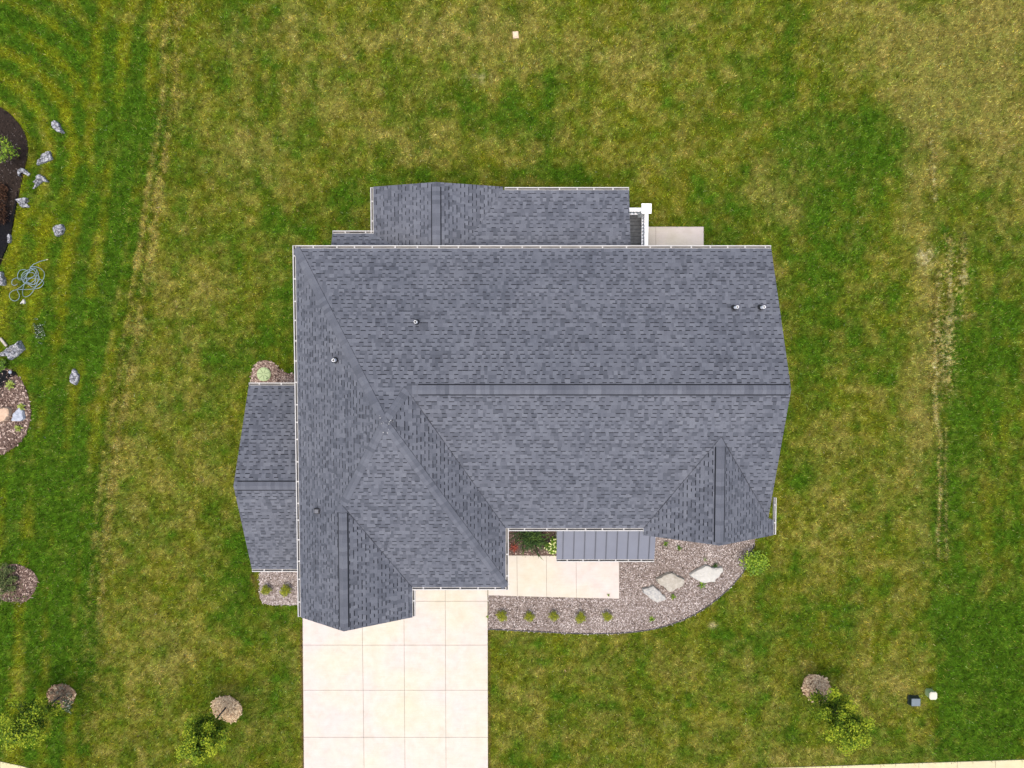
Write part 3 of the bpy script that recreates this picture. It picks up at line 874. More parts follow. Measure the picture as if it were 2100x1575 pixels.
ZP, ZPR = 3.5, 4.22
xdl = P(766, 430, ZP)[0]; ydr = P(766, 383, ZP)[1]
xd = P(894.5, 440, ZPR)[0]
bD = (ZPR - ZP) / (xd - xdl)
xdr = xd + (ZPR - ZP) / bD
ysh = P(1160, 390, ZP)[1]; aSh = 0.205
ysm = P(720, 479, ZP)[1]; aSm = 0.47
xsl = P(682, 490, ZP)[0]; xsr = P(1289.5, 440, ZP)[0]
yB = yn - 0.42


def vx_right(y): return xd + (ZPR - ZP - aSh * (ysh - y)) / bD
def vx_left(y): return xdl + aSm * (ysm - y) / bD


mb = MB()
roof_plane(mb, [(xdl, ydr), (xdl, ysm), (vx_left(yB), yB), (xd, yB), (xd, ydr)], 'W', xdl, bD, ZP, 31)
roof_plane(mb, [(xd, ydr), (xd, yB), (vx_right(yB), yB), (xdr, ysh), (xdr, ydr)], 'E', xdr, bD, ZP, 32)
roof_plane(mb, [(xdr, ysh), (vx_right(yB), yB), (xsr, yB), (xsr, ysh)], 'N', ysh, aSh, ZP, 33)
roof_plane(mb, [(xsl, ysm), (xsl, yB), (vx_left(yB), yB), (xdl, ysm)], 'N', ysm, aSm, ZP, 34)
PROOF = mb.build('porch_roof', RM, HOUSE)
ridge(PROOF, (xd, ydr - 0.16, ZPR), (xd, yB, ZPR), bD, bD, 0.29, 35, vent=0.018)

# entry roof: standing seam metal
ZM0, ZM1 = 3.1, 3.42
ym0, ym1 = P(1240, 1147, ZM0)[1], P(1240, 1078, ZM1)[1]
xm0, xm1 = P(1141.5, 1120, ZM0)[0], P(1342, 1130, ZM0)[0]
mb = MB()
sl = (ZM1 - ZM0) / (ym1 - ym0)
mb.poly([(xm0, ym0, ZM0), (xm1, ym0, ZM0), (xm1, ym1, ZM1), (xm0, ym1, ZM1)])
mb.poly([(xm0, ym1, ZM1 - .12), (xm1, ym1, ZM1 - .12), (xm1, ym0, ZM0 - .12), (xm0, ym0, ZM0 - .12)])
for a, b in (((xm0, ym0, ZM0), (xm1, ym0, ZM0)), ((xm1, ym0, ZM0), (xm1, ym1, ZM1)), ((xm0, ym1, ZM1), (xm0, ym0, ZM0))):
    mb.poly([(a[0], a[1], a[2] - .12), (b[0], b[1], b[2] - .12), b, a])
EROOF = mb.build('entry_roof', M['metal_roof'], HOUSE)
for i in range(9):
    x = P(1154 + 22.0 * i, 1147, ZM0)[0]
    m = MB()
    for dx, hgt in ((0.016, 0.034),):
        a, b = x - dx, x + dx
        y0_, y1_ = ym0 + 0.01, ym1
        m.poly([(a, y0_, ZM0 + hgt), (b, y0_, ZM0 + hgt), (b, y1_, ZM1 + hgt), (a, y1_, ZM1 + hgt)])
        m.poly([(b, y0_, ZM0), (b, y1_, ZM1), (b, y1_, ZM1 + hgt), (b, y0_, ZM0 + hgt)])
        m.poly([(a, y1_, ZM1), (a, y0_, ZM0), (a, y0_, ZM0 + hgt), (a, y1_, ZM1 + hgt)])
        m.poly([(a, y0_, ZM0), (b, y0_, ZM0), (b, y0_, ZM0 + hgt), (a, y0_, ZM0 + hgt)])
    m.build('seam', M['seam'], EROOF)


# ---- gutters
def gutter(p0, p1, out, z, parent, seed, dark=0.2, wid=0.108, hang=0.72):
    """open white trough along p0-p1, out = plan direction away from the wall"""
    R = random.Random(seed)
    p0, p1, out = np.array(p0, float), np.array(p1, float), np.array(out, float)
    L = np.linalg.norm(p1 - p0); t = (p1 - p0) / L
    rz = math.atan2(t[1], t[0])
    mb = MB()

    def seg(d0, d1, o0, o1, z0, z1, mat=0):
        c = p0 + t * (d0 + d1) / 2 + out * (o0 + o1) / 2
        mb.box((c[0], c[1], (z0 + z1) / 2), (d1 - d0, o1 - o0, z1 - z0), rz, 0.5, mat)
    seg(0, L, 0.006, 0.020, z - 0.115, z + 0.004)                 # back
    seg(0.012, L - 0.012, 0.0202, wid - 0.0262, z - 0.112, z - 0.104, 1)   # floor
    seg(0, L, wid - 0.026, wid - 0.004, z - 0.11, z - 0.002)      # front
    seg(0, L, wid - 0.030, wid, z - 0.0018, z + 0.010)             # rolled lip
    seg(0, 0.011, 0.0202, wid - 0.0262, z - 0.11, z - 0.003); seg(L - 0.011, L, 0.0202, wid - 0.0262, z - 0.11, z - 0.003)
    d = R.uniform(0.3, 0.6)
    while d < L - 0.2:
        seg(d, d + 0.045, 0.0204, wid - 0.0304, z - 0.014, z - 0.006)
        d += hang + R.uniform(-0.12, 0.12)
    d = 0.05
    while d < L - 0.2:
        ln = R.uniform(0.15, 0.8)
        if R.random() < dark:
            seg(d, min(d + ln, L - 0.03), 0.024, R.uniform(0.05, wid - 0.032), z - 0.1038, z - 0.06, 2)
        d += ln + 0.1
    return mb.build('gutter', [M['white'], M['trough'], M['litter']], parent)


GW = 0.108
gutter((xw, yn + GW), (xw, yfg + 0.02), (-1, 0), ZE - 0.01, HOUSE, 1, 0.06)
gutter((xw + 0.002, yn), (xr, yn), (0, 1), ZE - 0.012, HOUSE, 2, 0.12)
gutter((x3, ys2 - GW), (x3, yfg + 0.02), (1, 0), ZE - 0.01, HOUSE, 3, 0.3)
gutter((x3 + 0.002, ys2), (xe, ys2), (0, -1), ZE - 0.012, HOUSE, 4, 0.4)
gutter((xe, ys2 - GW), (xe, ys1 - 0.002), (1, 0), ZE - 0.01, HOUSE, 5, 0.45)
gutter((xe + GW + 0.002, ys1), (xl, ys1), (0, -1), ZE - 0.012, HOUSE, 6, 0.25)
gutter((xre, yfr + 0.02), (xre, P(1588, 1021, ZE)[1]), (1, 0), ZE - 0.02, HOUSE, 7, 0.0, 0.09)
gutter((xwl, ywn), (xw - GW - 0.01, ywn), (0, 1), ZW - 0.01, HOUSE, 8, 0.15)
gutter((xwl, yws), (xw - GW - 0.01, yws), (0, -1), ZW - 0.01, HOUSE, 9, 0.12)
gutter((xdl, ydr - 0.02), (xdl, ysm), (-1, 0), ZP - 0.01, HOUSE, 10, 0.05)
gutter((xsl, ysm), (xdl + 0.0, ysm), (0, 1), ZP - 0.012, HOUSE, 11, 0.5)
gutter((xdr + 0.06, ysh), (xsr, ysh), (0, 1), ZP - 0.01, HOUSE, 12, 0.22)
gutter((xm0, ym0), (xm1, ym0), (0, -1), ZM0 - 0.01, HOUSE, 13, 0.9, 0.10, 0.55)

# ---- walls (set in under the eaves)
OV = 0.42
mb = MB()
main_fp = [(xw + OV, yn - OV), (xr - 0.3, yn - OV), (xr - 0.3, ys1 + OV), (xe - OV, ys1 + OV), (xe - OV, ys2 + OV), (xw + OV, ys2 + OV)]
mb.slab(main_fp, 0, ZE - 0.16)
mb.slab([(xw + OV, ys2 + OV - 0.001), (x3 - OV, ys2 + OV - 0.001), (x3 - OV, yfg + 0.3), (xw + OV, yfg + 0.3)], 0, ZE - 0.16)
mb.slab([(xl + 0.35, ys1 + OV - 0.001), (xre - 0.35, ys1 + OV - 0.001), (xre - 0.35, yfr + 0.28), (xl + 0.35, yfr + 0.28)], 0, ZE - 0.162)
mb.slab([(xwl + 0.3, ywn - 0.35), (xw + OV + 0.01, ywn - 0.35), (xw + OV + 0.01, yws + 0.35), (xwl + 0.3, yws + 0.35)], 0, ZW - 0.02)


def gable(ax, c0, c1, apex, at_, th, z0, z1):
    a, b = at_ - th / 2, at_ + th / 2
    tri = [(c0, z0), (c1, z0), (apex, z1)]
    f = (lambda c, o, z: (c, o, z)) if ax == 'x' else (lambda c, o, z: (o, c, z))
    mb.poly([f(c, a, z) for c, z in tri]); mb.poly([f(c, b, z) for c, z in reversed(tri)])


gable('x', xw + OV, x3 - OV, xg, yfg + 0.36, 0.1, ZE - 0.16, ZE + zg - 0.42)
gable('x', xl + 0.35, xre - 0.35, xq, yfr + 0.34, 0.1, ZE - 0.162, ZE + zq - 0.40)
gable('y', ys1 + OV, yn - OV, yr, xr - 0.36, 0.1, ZE - 0.16, ZE + zr1 - 0.35)
gable('y', yws + 0.35, ywn - 0.35, ywr, xwl + 0.36, 0.1, ZW - 0.02, ZWR - 0.2)
mb.build('wall', M['siding'], HOUSE)
# porch posts and porch floor under the back roof
mb = MB()
mb.slab([(xdl + 0.35, ydr - 0.45), (xdr - 0.1, ydr - 0.45), (xdr - 0.1, yn - OV), (xdl + 0.35, yn - OV)], 0, ZP - 0.1)
mb.slab([(xsl + 0.3, ysm - 0.3), (xdl + 0.36, ysm - 0.3), (xdl + 0.36, yn - OV + .01), (xsl + 0.3, yn - OV + .01)], 0, ZP - 0.1)
mb.build('porch_wall', M['siding'], HOUSE)
for xx, yy in ((xsr - 0.3, ysh - 0.35), (xdr + 1.2, ysh - 0.35)):
    m = MB(); m.box((xx, yy, ZP / 2 - 0.05), (0.2, 0.2, ZP - 0.1)); m.build('porch_post', M['vinyl'], HOUSE)
for xx in (xm0 + 0.25, xm1 - 0.25):
    m = MB(); m.box((xx, ym0 + 0.2, ZM0 / 2 - 0.06), (0.18, 0.18, ZM0 - 0.14)); m.build('entry_post', M['vinyl'], HOUSE)
# garage door on the front gable
m = MB()
for i in range(4):
    m.box(((xw + x3) / 2, yfg + 0.288, 0.34 + 0.56 * i), (2.6, 0.05, 0.545), 0, 0.5, 0, 0.01)
m.build('garage_door', M['vinyl'], HOUSE)

# ---- roof penetrations
def on_roof(px, py, zf):
    """point of a roof plane seen at a photo point; zf(x, y) gives the roof height"""
    z = ZE + 1
    for _ in range(30):
        x, y = P(px, py, z); z = zf(x, y)
    return x, y, z


zN = lambda x, y: ZE + aN * (yn - y)
zW_ = lambda x, y: ZE + bW * (x - xw)


def vent_pipe(px, py, zf, mat, hgt=0.34, r=0.05):
    x, y, z = on_roof(px, py, zf)
    m = MB()
    ring = 14
    m.tube([(x, y, z - 0.05), (x, y, z + hgt)], r, r, ring, cap=False)
    m.tube([(x, y, z + hgt), (x, y, z - 0.02)], r * 0.8, r * 0.8, ring, cap=False)
    for j in range(ring):
        a, b = 2 * math.pi * j / ring, 2 * math.pi * (j + 1) / ring
        m.poly([(x + r * math.cos(q) * s, y + r * math.sin(q) * s, z + hgt) for q, s in ((a, 1), (b, 1), (b, .8), (a, .8))])
    o = m.build('vent_pipe', mat, ROOF)
    m = MB()
    m.tube([(x, y, z - 0.06), (x, y, z + 0.05), (x, y, z + 0.15)], r * 2.3, r * 1.06, 16, cap=False)
    b = m.build('pipe_boot', M['black'], o)
    return o


vent_pipe(855, 661, zN, M['pipe'], 0.40, 0.05)
vent_pipe(1505, 631, zN, M['pipe'], 0.40, 0.05)
vent_pipe(1559, 631, zN, M['pipe'], 0.40, 0.05)
vent_pipe(689, 738.5, zW_, M['pipe'], 0.36, 0.055)
x, y, z = on_roof(651, 1047, zW_)
m = MB()
m.box((x, y, z + 0.05), (0.19, 0.19, 0.14), 0, .5, 0, 0.02)
bv = m.build('box_vent', M['black'], ROOF)
m = MB(); m.box((x - .005, y, z + 0.128), (0.135, 0.135, 0.012), 0, .5, 0, 0.004)
m.build('vent_lid', M['seam'], bv)

# ------------------------------------------------------------------ back deck with railing
DX0, DX1 = xsr - 2.4, P(1322, 460, 0.6)[0]
DY0, DY1 = yn - OV, P(1300, 440, 0.6)[1]
deck = thing('deck', ((DX0 + DX1) / 2, (DY0 + DY1) / 2, 0), 'small dark grey plank deck with white railing beside the back porch', 'deck')
mb = MB()
n = int((DY1 - DY0) / 0.14)
for i in range(n):
    y0_, y1_ = DY0 + (DY1 - DY0) * i / n, DY0 + (DY1 - DY0) * (i + 1) / n
    mb.slab([(DX0, y0_ + 0.007), (DX1, y0_ + 0.007), (DX1, y1_ - 0.007), (DX0, y1_ - 0.007)], 0.56, 0.6)
mb.build('deck_floor', M['deck'], deck)
mb = MB(); mb.slab([(DX0, DY0), (DX1, DY0), (DX1, DY1), (DX0, DY1)], 0.02, 0.5); mb.build('deck_skirt', M['seam'], deck)
cx, cy = P(1326, 427.5, 1.78)
CX, CY = cx, cy
mb = MB(); mb.box((CX, CY, 0.86), (0.27, 0.27, 1.72)); col_ = mb.build('column', M['vinyl'], deck)
mb = MB(); mb.box((CX, CY, 1.75), (0.385, 0.385, 0.06), 0, .5, 0, 0.012); mb.build('column_cap', M['vinyl'], col_)


def railing(a, b):
    a, b = np.array(a), np.array(b)
    L = np.linalg.norm(b - a); t = (b - a) / L; rz = math.atan2(t[1], t[0]); c = (a + b) / 2
    mb = MB()
    mb.box((c[0], c[1], 1.56), (L, 0.15, 0.05), rz, .5, 0, 0.012)
    mb.box((c[0], c[1], 0.72), (L, 0.075, 0.06), rz)
    rl = mb.build('railing', M['vinyl'], deck)
    k = max(2, int(L / 0.125))
    for i in range(k):
        p = a + t * (i + 0.5) * L / k
        m = MB(); m.box((p[0], p[1], 1.142), (0.04, 0.04, 0.784), rz); m.build('baluster', M['vinyl'], rl)


railing((CX - 0.14, CY - 0.005), (DX0 + 0.3, CY - 0.005))
railing((P(1326, 470, 1.56)[0] - 0.01, CY - 0.14), (P(1326, 470, 1.56)[0] - 0.01, DY0 + 0.1))

# ------------------------------------------------------------------ pavements
def px_poly(poly, z): return [P(a, b, z) for a, b in poly]


def paving(name, panels, zt, label, base_poly, gap=0.007, mat='concrete'):
    mb = MB()
    mb.slab(px_poly(base_poly, 0), -0.05, zt - 0.022, .5, 1)
    for q in panels:
        mb.slab(px_poly(q, zt), 0.0, zt, .5, 0, gap)
    return tag(mb.build(name, [M[mat], M['joint']]), label, name.replace('_', ' '), kind='structure')


vx = [(620, 623.8), (742, 747.5), (828, 831), (913, 915), (1000, 1001)]
hy = [1195, 1233, 1323, 1415.5, 1512, 1640]
panels = []
for i in range(4):
    for j in range(5):
        q = []
        for (a, b), yy in ((vx[i], hy[j]), (vx[i + 1], hy[j]), (vx[i + 1], hy[j + 1]), (vx[i], hy[j + 1])):
            q.append((a + (b - a) * (yy - 1195) / 445, yy))
        panels.append(q)
paving('driveway', panels, 0.05, 'wide pale concrete driveway in front of the garage gable', DRIVE)
wp = [[(1001, 1139), (1060, 1139), (1061, 1222.7), (1001, 1221)], [(1060, 1139), (1120.5, 1139.6), (1121, 1224.4), (1061, 1222.7)],
      [(1120.5, 1139.6), (1181.5, 1140), (1182, 1226), (1121, 1224.4)], [(1181.5, 1140), (1269.5, 1140), (1270, 1228), (1182, 1226)],
      [(1142, 1098), (1270, 1098), (1270, 1140), (1142, 1140)]]
paving('walkway', wp, 0.055, 'pale concrete walkway leading to the entry', [(1001, 1139), (1142, 1140), (1142, 1098), (1270, 1098), (1270, 1228), (1001, 1221)])
paving('patio', [[(1325, 465), (1345, 465), (1345, 540), (1325, 540)], [(1345, 465), (1443, 465), (1443, 540), (1345, 540)]], 0.05, 'small pale concrete pad beside the deck steps', PAD, 0.007)
# sidewalks cut into 1.5 m panels
pan = []
for i in range(34):
    x0_, x1_ = 1001 + 78.5 * i + 20, 1001 + 78.5 * (i + 1) + 20
    f = lambda xx: float(np.interp(xx, [p[0] for p in SW_R], [p[1] for p in SW_R]))
    pan.append([(x0_, f(x0_)), (x1_, f(x1_)), (x1_, f(x1_) + 74), (x0_, f(x0_) + 74)])
paving('sidewalk', pan, 0.04, 'pale concrete sidewalk along the lower right edge', [(1015, 1594), (1600, 1576), (2100, 1560), (3700, 1507), (3700, 1580), (2100, 1631), (1015, 1665)], mat='concrete_walk')
pan = []
for a, b in zip(SW_L[:-1:3], SW_L[3::3]):
    pan.append([tuple(a), tuple(b), (b[0], b[1] + 74), (a[0], a[1] + 74)])
o = paving('sidewalk', pan, 0.04, 'pale concrete sidewalk curving through the lower left corner', SWL_POLY, mat='concrete_walk')
o.location.z = -0.001

# ------------------------------------------------------------------ mulch beds: chips lying on a low mound
def mulch(poly_px, mat, per_m2, size, label, seed, z=0.03, dark_bias=0.0, name='mulch'):
    rg = np.random.default_rng(seed)
    pts = np.array(px_poly(poly_px, 0))
    mb = MB()
    mb.slab([tuple(p) for p in pts], -0.02, z, max(0.30, 0.30 - 1.3 * dark_bias))
    lo, hi = pts.min(0), pts.max(0)
    lo = np.maximum(lo, [-22.5, -18.5]); hi = np.minimum(hi, [22.5, 15.5])
    n = int((hi[0] - lo[0]) * (hi[1] - lo[1]) * per_m2)
    x = rg.uniform(lo[0], hi[0], n); y = rg.uniform(lo[1], hi[1], n)
    k = inside(x, y, [tuple(p) for p in pts])
    x, y = x[k], y[k]
    n = len(x)
    x = x + rg.normal(0, .03, n); y = y + rg.normal(0, .03, n)
    nz = fbm(x * 1.3, y * 1.3, seed, 3)
    an = rg.uniform(0, math.pi, n); L = size * rg.uniform(0.5, 1.5, n); W = L * rg.uniform(0.22, 0.5, n)
    tx, ty = rg.normal(0, 0.35, n), rg.normal(0, 0.35, n)
    zc = z + rg.uniform(0.006, 0.03, n)
    sh = np.clip(rg.normal(0.53 - dark_bias, 0.36, n) + (nz - .5) * .5, 0, 1)
    V = []
    for su, sv in ((-1, -1), (1, -1), (1, 1), (-1, 1)):
        u, v = su * L / 2 * (1 if sv < 0 else rg.uniform(.7, 1.0, n)), sv * W / 2
        V.append(np.stack([x + u * np.cos(an) - v * np.sin(an), y + u * np.sin(an) + v * np.cos(an), zc + u * tx + v * ty], 1))
    V = np.stack(V, 1).reshape(-1, 3)
    mb.raw(V.tolist(), [(4 * i, 4 * i + 1, 4 * i + 2, 4 * i + 3) for i in range(n)], sh.tolist())
    return tag(mb.build(name, mat), label, 'mulch', kind='stuff')


mulch(BED_FRONT, M['mulch'], 760, 0.046, 'grey brown wood chip mulch of the curved front bed', 1)
mulch(BED_ENTRY, M['mulch_warm'], 520, 0.05, 'dark brown mulch in the entry corner bed', 2, 0.028)
mulch(BED_WING, M['mulch'], 760, 0.046, 'grey brown mulch in the small bed south of the side wing', 3, 0.03, -0.05)
mulch(BED_LID, M['mulch_warm'], 450, 0.075, 'brown mulch around the round green lid', 4, 0.03, -0.22)
mulch(BED_DARK, M['mulch_dark'], 320, 0.05, 'fresh black brown mulch of the upper left bed', 5, 0.03, 0.1)
mulch(BED_BROWN, M['mulch_warm'], 380, 0.085, 'coarse brown bark mulch of the rounded left bed', 6, 0.03, -0.02)
mulch(RINGS[0], M['mulch_straw'], 700, 0.07, 'straw coloured mulch ring under the young tree left of the driveway', 7, 0.05, -0.16)
mulch(RINGS[1], M['mulch_straw'], 700, 0.07, 'straw coloured mulch ring under the young tree at lower right', 8, 0.05, -0.12)
mulch(RINGS[2], M['mulch_straw'], 420, 0.08, 'weedy brown mulch ring at the lower left', 9, 0.02, 0.18)
mulch(RINGS[3], M['mulch_warm'], 420, 0.07, 'weedy brown mulch patch at the left edge', 10, 0.02, -0.02)

# black edging along the front bed's curve
mb = MB()
ed = [P3(a, b, 0.035) for a, b in BED_FRONT[5:]]
mb.tube(ed, 0.028, None, 6)
tag(mb.build('bed_edging', M['black']), 'thin black edging along the curve of the front mulch bed', 'edging')
# black landscape fabric in the rounded bed, flat black strip in the dark bed
mb = MB()
fp = [(-60, 757), (-20, 758), (10, 760), (30, 762), (34, 768), (20, 775), (12, 788), (0, 796), (-40, 800)]
mb.slab(px_poly(fp, 0.06), 0.0, 0.062)
tag(mb.build('landscape_fabric', M['fabric']), 'black landscape fabric lying bare at the top of the rounded bed', 'fabric sheet')
mb = MB()
fp = [(-40, 470), (24, 440), (36, 392), (31, 430), (22, 480), (12, 510), (0, 538), (-40, 545)]
mb.slab(px_poly(fp, 0.06), 0.0, 0.064)
tag(mb.build('landscape_fabric', M['fabric']), 'flat black strip along the edge of the dark bed, landscape fabric at its lower end', 'fabric sheet')

# ------------------------------------------------------------------ rocks
def rock(name, outline, h, mat, label, seed, group=None, rough=0.12, flat=0.85, cat='rock', sub=4):
    R = random.Random(seed)
    pts = [np.array(P(a, b, h * 0.6)) for a, b in outline]
    ar = sum(pts[i][0] * pts[(i + 1) % len(pts)][1] - pts[(i + 1) % len(pts)][0] * pts[i][1] for i in range(len(pts)))
    if ar < 0: pts = pts[::-1]
    out = []
    for i in range(len(pts)):
        a, b = pts[i], pts[(i + 1) % len(pts)]
        e = b - a
        nrm = np.array([e[1], -e[0]])
        for k in range(sub):
            out.append(a + e * k / sub + nrm * (R.uniform(-.05, .05) if k else 0))
    c = sum(out) / len(out)
    mb = MB()
    n = len(out)
    rings = [(1.03, -0.03), (1.02, 0.35 * h), (0.96, flat * 0.9 * h), (0.80, flat * h), (0.55, flat * 1.03 * h), (0.28, flat * 1.06 * h)]
    V = []
    for k, (s, z) in enumerate(rings):
        for j, p in enumerate(out):
            q = c + (p - c) * s
            nz = float(fbm(np.array([q[0] * 4.5 + seed]), np.array([q[1] * 4.5]), seed + 3, 4)[0]) - 0.5
            q = q + (p - c) / (np.linalg.norm(p - c) + 1e-6) * R.uniform(-.012, .012) * (k > 0)
            V.append((q[0], q[1], z + (nz * rough * 2.2 * h / 0.2 if k > 1 else 0)))
    V.append((c[0], c[1], flat * 1.06 * h))
    Fs = []
    for k in range(len(rings) - 1):
        for j in range(n):
            j2 = (j + 1) % n
            Fs.append((k * n + j, k * n + j2, (k + 1) * n + j2, (k + 1) * n + j))
    b = (len(rings) - 1) * n
    for j in range(n):
        Fs.append((b + j, b + (j + 1) % n, len(V) - 1))
    o = thing(name, (c[0], c[1], 0), label, cat, group) if False else None
    mb.raw(V, Fs, 0.5)
    ob = mb.build(name, mat)
    # give the rock its own origin at its base
    ob.data.transform(__import__('mathutils').Matrix.Translation((-c[0], -c[1], 0)))
    ob.location = (c[0], c[1], 0)
    return tag(ob, label, cat, group)


def zz(pts, ox, oy, s): return [(ox + a / s, oy + b / s) for a, b in pts]


GB = 'flat boulders in the front bed'
rock('boulder', zz([(130, 1190), (205, 1170), (290, 1245), (290, 1265), (235, 1288), (135, 1220)], 1280, 860, 3.425), 0.24, M['rock_mottled'], 'small mottled flat boulder with grey blotches, nearest the walkway', 1, GB, 0.03, cat='boulder')
rock('boulder', zz([(228, 1120), (330, 1078), (425, 1125), (418, 1165), (320, 1215), (285, 1180), (230, 1140)], 1280, 860, 3.425), 0.28, M['rock_flag'], 'tan grey flat boulder, middle one in the front bed', 2, GB, 0.03, cat='boulder')
rock('boulder', zz([(460, 1090), (570, 1027), (630, 1042), (690, 1040), (697, 1065), (635, 1143), (545, 1147), (470, 1105)], 1280, 860, 3.425), 0.26, M['rock_pale'], 'largest whitest flat boulder, close to the bright green bush', 3, GB, 0.03, cat='boulder')
GR = 'jagged grey rocks left on the neighbouring lawn'
s1 = (0, 200, 4.775); s2 = (0, 520, 7.875); s3 = (0, 690, 6.06)
rock('rock', zz([(495, 235), (540, 225), (575, 260), (585, 290), (620, 335), (605, 348), (545, 328), (515, 300)], *s1), 0.2, M['rock_grey'], 'narrow jagged grey rock on grass, uppermost of the scattered rocks', 4, GR, 0.16)
rock('rock', zz([(405, 560), (440, 530), (480, 522), (505, 600), (455, 620), (362, 660), (370, 625), (400, 590)], *s1), 0.2, M['rock_grey'], 'broad pale wedge shaped rock on grass right of the leaning shrub', 5, GR, 0.12)
rock('rock', zz([(175, 720), (205, 688), (240, 700), (288, 745), (270, 766), (240, 745), (212, 722), (197, 742), (195, 775), (180, 765)], *s1), 0.14, M['rock_grey'], 'hook shaped grey rock lying on the edge of the dark mulch', 6, GR, 0.16)
rock('rock', zz([(385, 750), (398, 768), (420, 765), (470, 825), (405, 820), (385, 840), (330, 885), (312, 890), (340, 840), (315, 822), (350, 812), (362, 775)], *s1), 0.16, M['rock_grey'], 'spiky star shaped grey rock on grass near the hook shaped one', 7, GR, 0.18)
rock('rock', zz([(150, 1000), (235, 975), (265, 985), (245, 1010), (275, 1005), (245, 1035), (282, 1060), (270, 1075), (210, 1072), (185, 1040)], *s1), 0.18, M['rock_grey'], 'ragged dark streaked rock at the dark bed edge beside the rusty shrub', 8, GR, 0.2)
rock('rock', zz([(522, 1275), (560, 1250), (605, 1238), (625, 1290), (605, 1335), (550, 1358), (535, 1350), (540, 1315)], *s1), 0.2, M['rock_grey'], 'rounded pale rock on open grass above the garden hose', 9, GR, 0.1)
rock('rock', zz([(80, 1345), (95, 1335), (105, 1380), (98, 1425), (75, 1420)], *s1), 0.14, M['rock_grey'], 'thin upright sliver of pale rock at the lower end of the dark bed', 10, GR, 0.12, sub=3)
rock('rock', zz([(-40, 480), (-30, 300), (0, 285), (25, 300), (70, 430), (70, 500), (30, 515), (0, 512)], *s2), 0.22, M['rock_grey'], 'grey rock cut by the left picture edge beside the garden hose', 11, GR, 0.12)
rock('rock', zz([(375, 735), (395, 745), (400, 800), (380, 815), (366, 792), (335, 815), (330, 800)], *s2), 0.10, M['rock_pale'], 'tiny white forked rock just below the coiled hose', 12, GR, 0.06, sub=3)
rock('rock', zz([(60, 165), (170, 100), (235, 55), (250, 90), (290, 160), (210, 230), (130, 290), (95, 265), (70, 200)], *s3), 0.26, M['rock_grey'], 'largest crumpled looking grey rock, at the top of the rounded bed', 13, GR, 0.2)
rock('rock', zz([(-60, 215), (0, 205), (50, 170), (75, 200), (65, 245), (0, 245), (-60, 250)], *s3), 0.18, M['rock_grey'], 'low grey rock at the left picture edge touching the largest rock', 14, GR, 0.14)
rock('rock', zz([(905, 400), (935, 430), (970, 490), (965, 540), (930, 605), (860, 570), (865, 510)], *s3), 0.22, M['rock_grey'], 'lone pointed grey rock on grass farthest from the beds', 15, GR, 0.12)
rock('boulder', zz([(-40, 940), (-10, 900), (40, 884), (80, 883), (120, 905), (124, 950), (118, 985), (75, 1040), (20, 1065), (-30, 1050)], *s3), 0.30, M['rock_tan'], 'smooth tan boulder at the left picture edge in the rounded bed', 16, None, 0.02, 0.9, 'boulder')
rock('boulder', zz([(150, 980), (225, 900), (240, 870), (290, 930), (300, 1020), (260, 1050), (150, 1050)], *s3), 0.22, M['rock_blue'], 'angular blue grey stone beside the tan boulder in the rounded bed', 17, None, 0.06, 0.88, 'boulder')
rock('rock', zz([(-5, 158), (3, 157), (12, 161), (9, 165), (-5, 166)], 0, 0, 1), 0.12, M['rock_pale'], 'small white rock at the left picture edge above the dark bed', 18, GR, 0.06, sub=3) if False else None
# weathered plank
mb = MB()
a, b = P3(1, 694, .07), P3(13, 709, .07)
c = ((a[0] + b[0]) / 2, (a[1] + b[1]) / 2, 0.07)
mb.box(c, (math.dist(a, b) * 1.1, 0.10, 0.07), math.atan2(b[1] - a[1], b[0] - a[0]), .5, 0, 0.012)
tag(mb.build('wood_plank', M['wood']), 'short weathered wooden plank lying against the largest grey rock', 'plank')

# ------------------------------------------------------------------ plants
def leaf_cloud(centers, radii, per, size, rg, up=0.6, shade=(0.25, 0.95), outer=0.55, zlight=0.35, aspect=0.55):
    """many small leaves around clump centres; returns verts, faces, shades"""
    V, S = [], []
    zs = [c[2] for c in centers]
    for ci, (c, r) in enumerate(zip(centers, radii)):
        n = per
        sr = shade[ci] if isinstance(shade, list) else shade
        d = rg.normal(0, 1, (n, 3)); d /= np.linalg.norm(d, axis=1)[:, None]
        rad = r * (outer + (1 - outer) * rg.random(n)) ** 1.0 * rg.uniform(0.75, 1.08, n)
        p = np.array(c) + d * rad[:, None] * np.array([1, 1, 0.85])
        nrm = d * (1 - up) + np.array([0, 0, up]) + rg.normal(0, 0.35, (n, 3))
        nrm /= np.linalg.norm(nrm, axis=1)[:, None]
        t = rg.normal(0, 1, (n, 3)); t -= (t * nrm).sum(1)[:, None] * nrm; t /= np.linalg.norm(t, axis=1)[:, None]
        b = np.cross(nrm, t)
        L = size * rg.uniform(0.6, 1.35, n)[:, None]
        W = L * aspect
        fold = nrm * L * 0.12
        V.append(np.stack([p - t * L / 2, p + b * W / 2 + fold, p + t * L / 2, p - b * W / 2 + fold], 1).reshape(-1, 3))
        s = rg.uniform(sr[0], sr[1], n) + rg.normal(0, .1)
        S.append(np.clip(s, 0, 1))
    V = np.concatenate(V); S = np.concatenate(S)
    k = len(S)
    return V.tolist(), [(4 * i, 4 * i + 1, 4 * i + 2, 4 * i + 3) for i in range(k)], S.tolist()


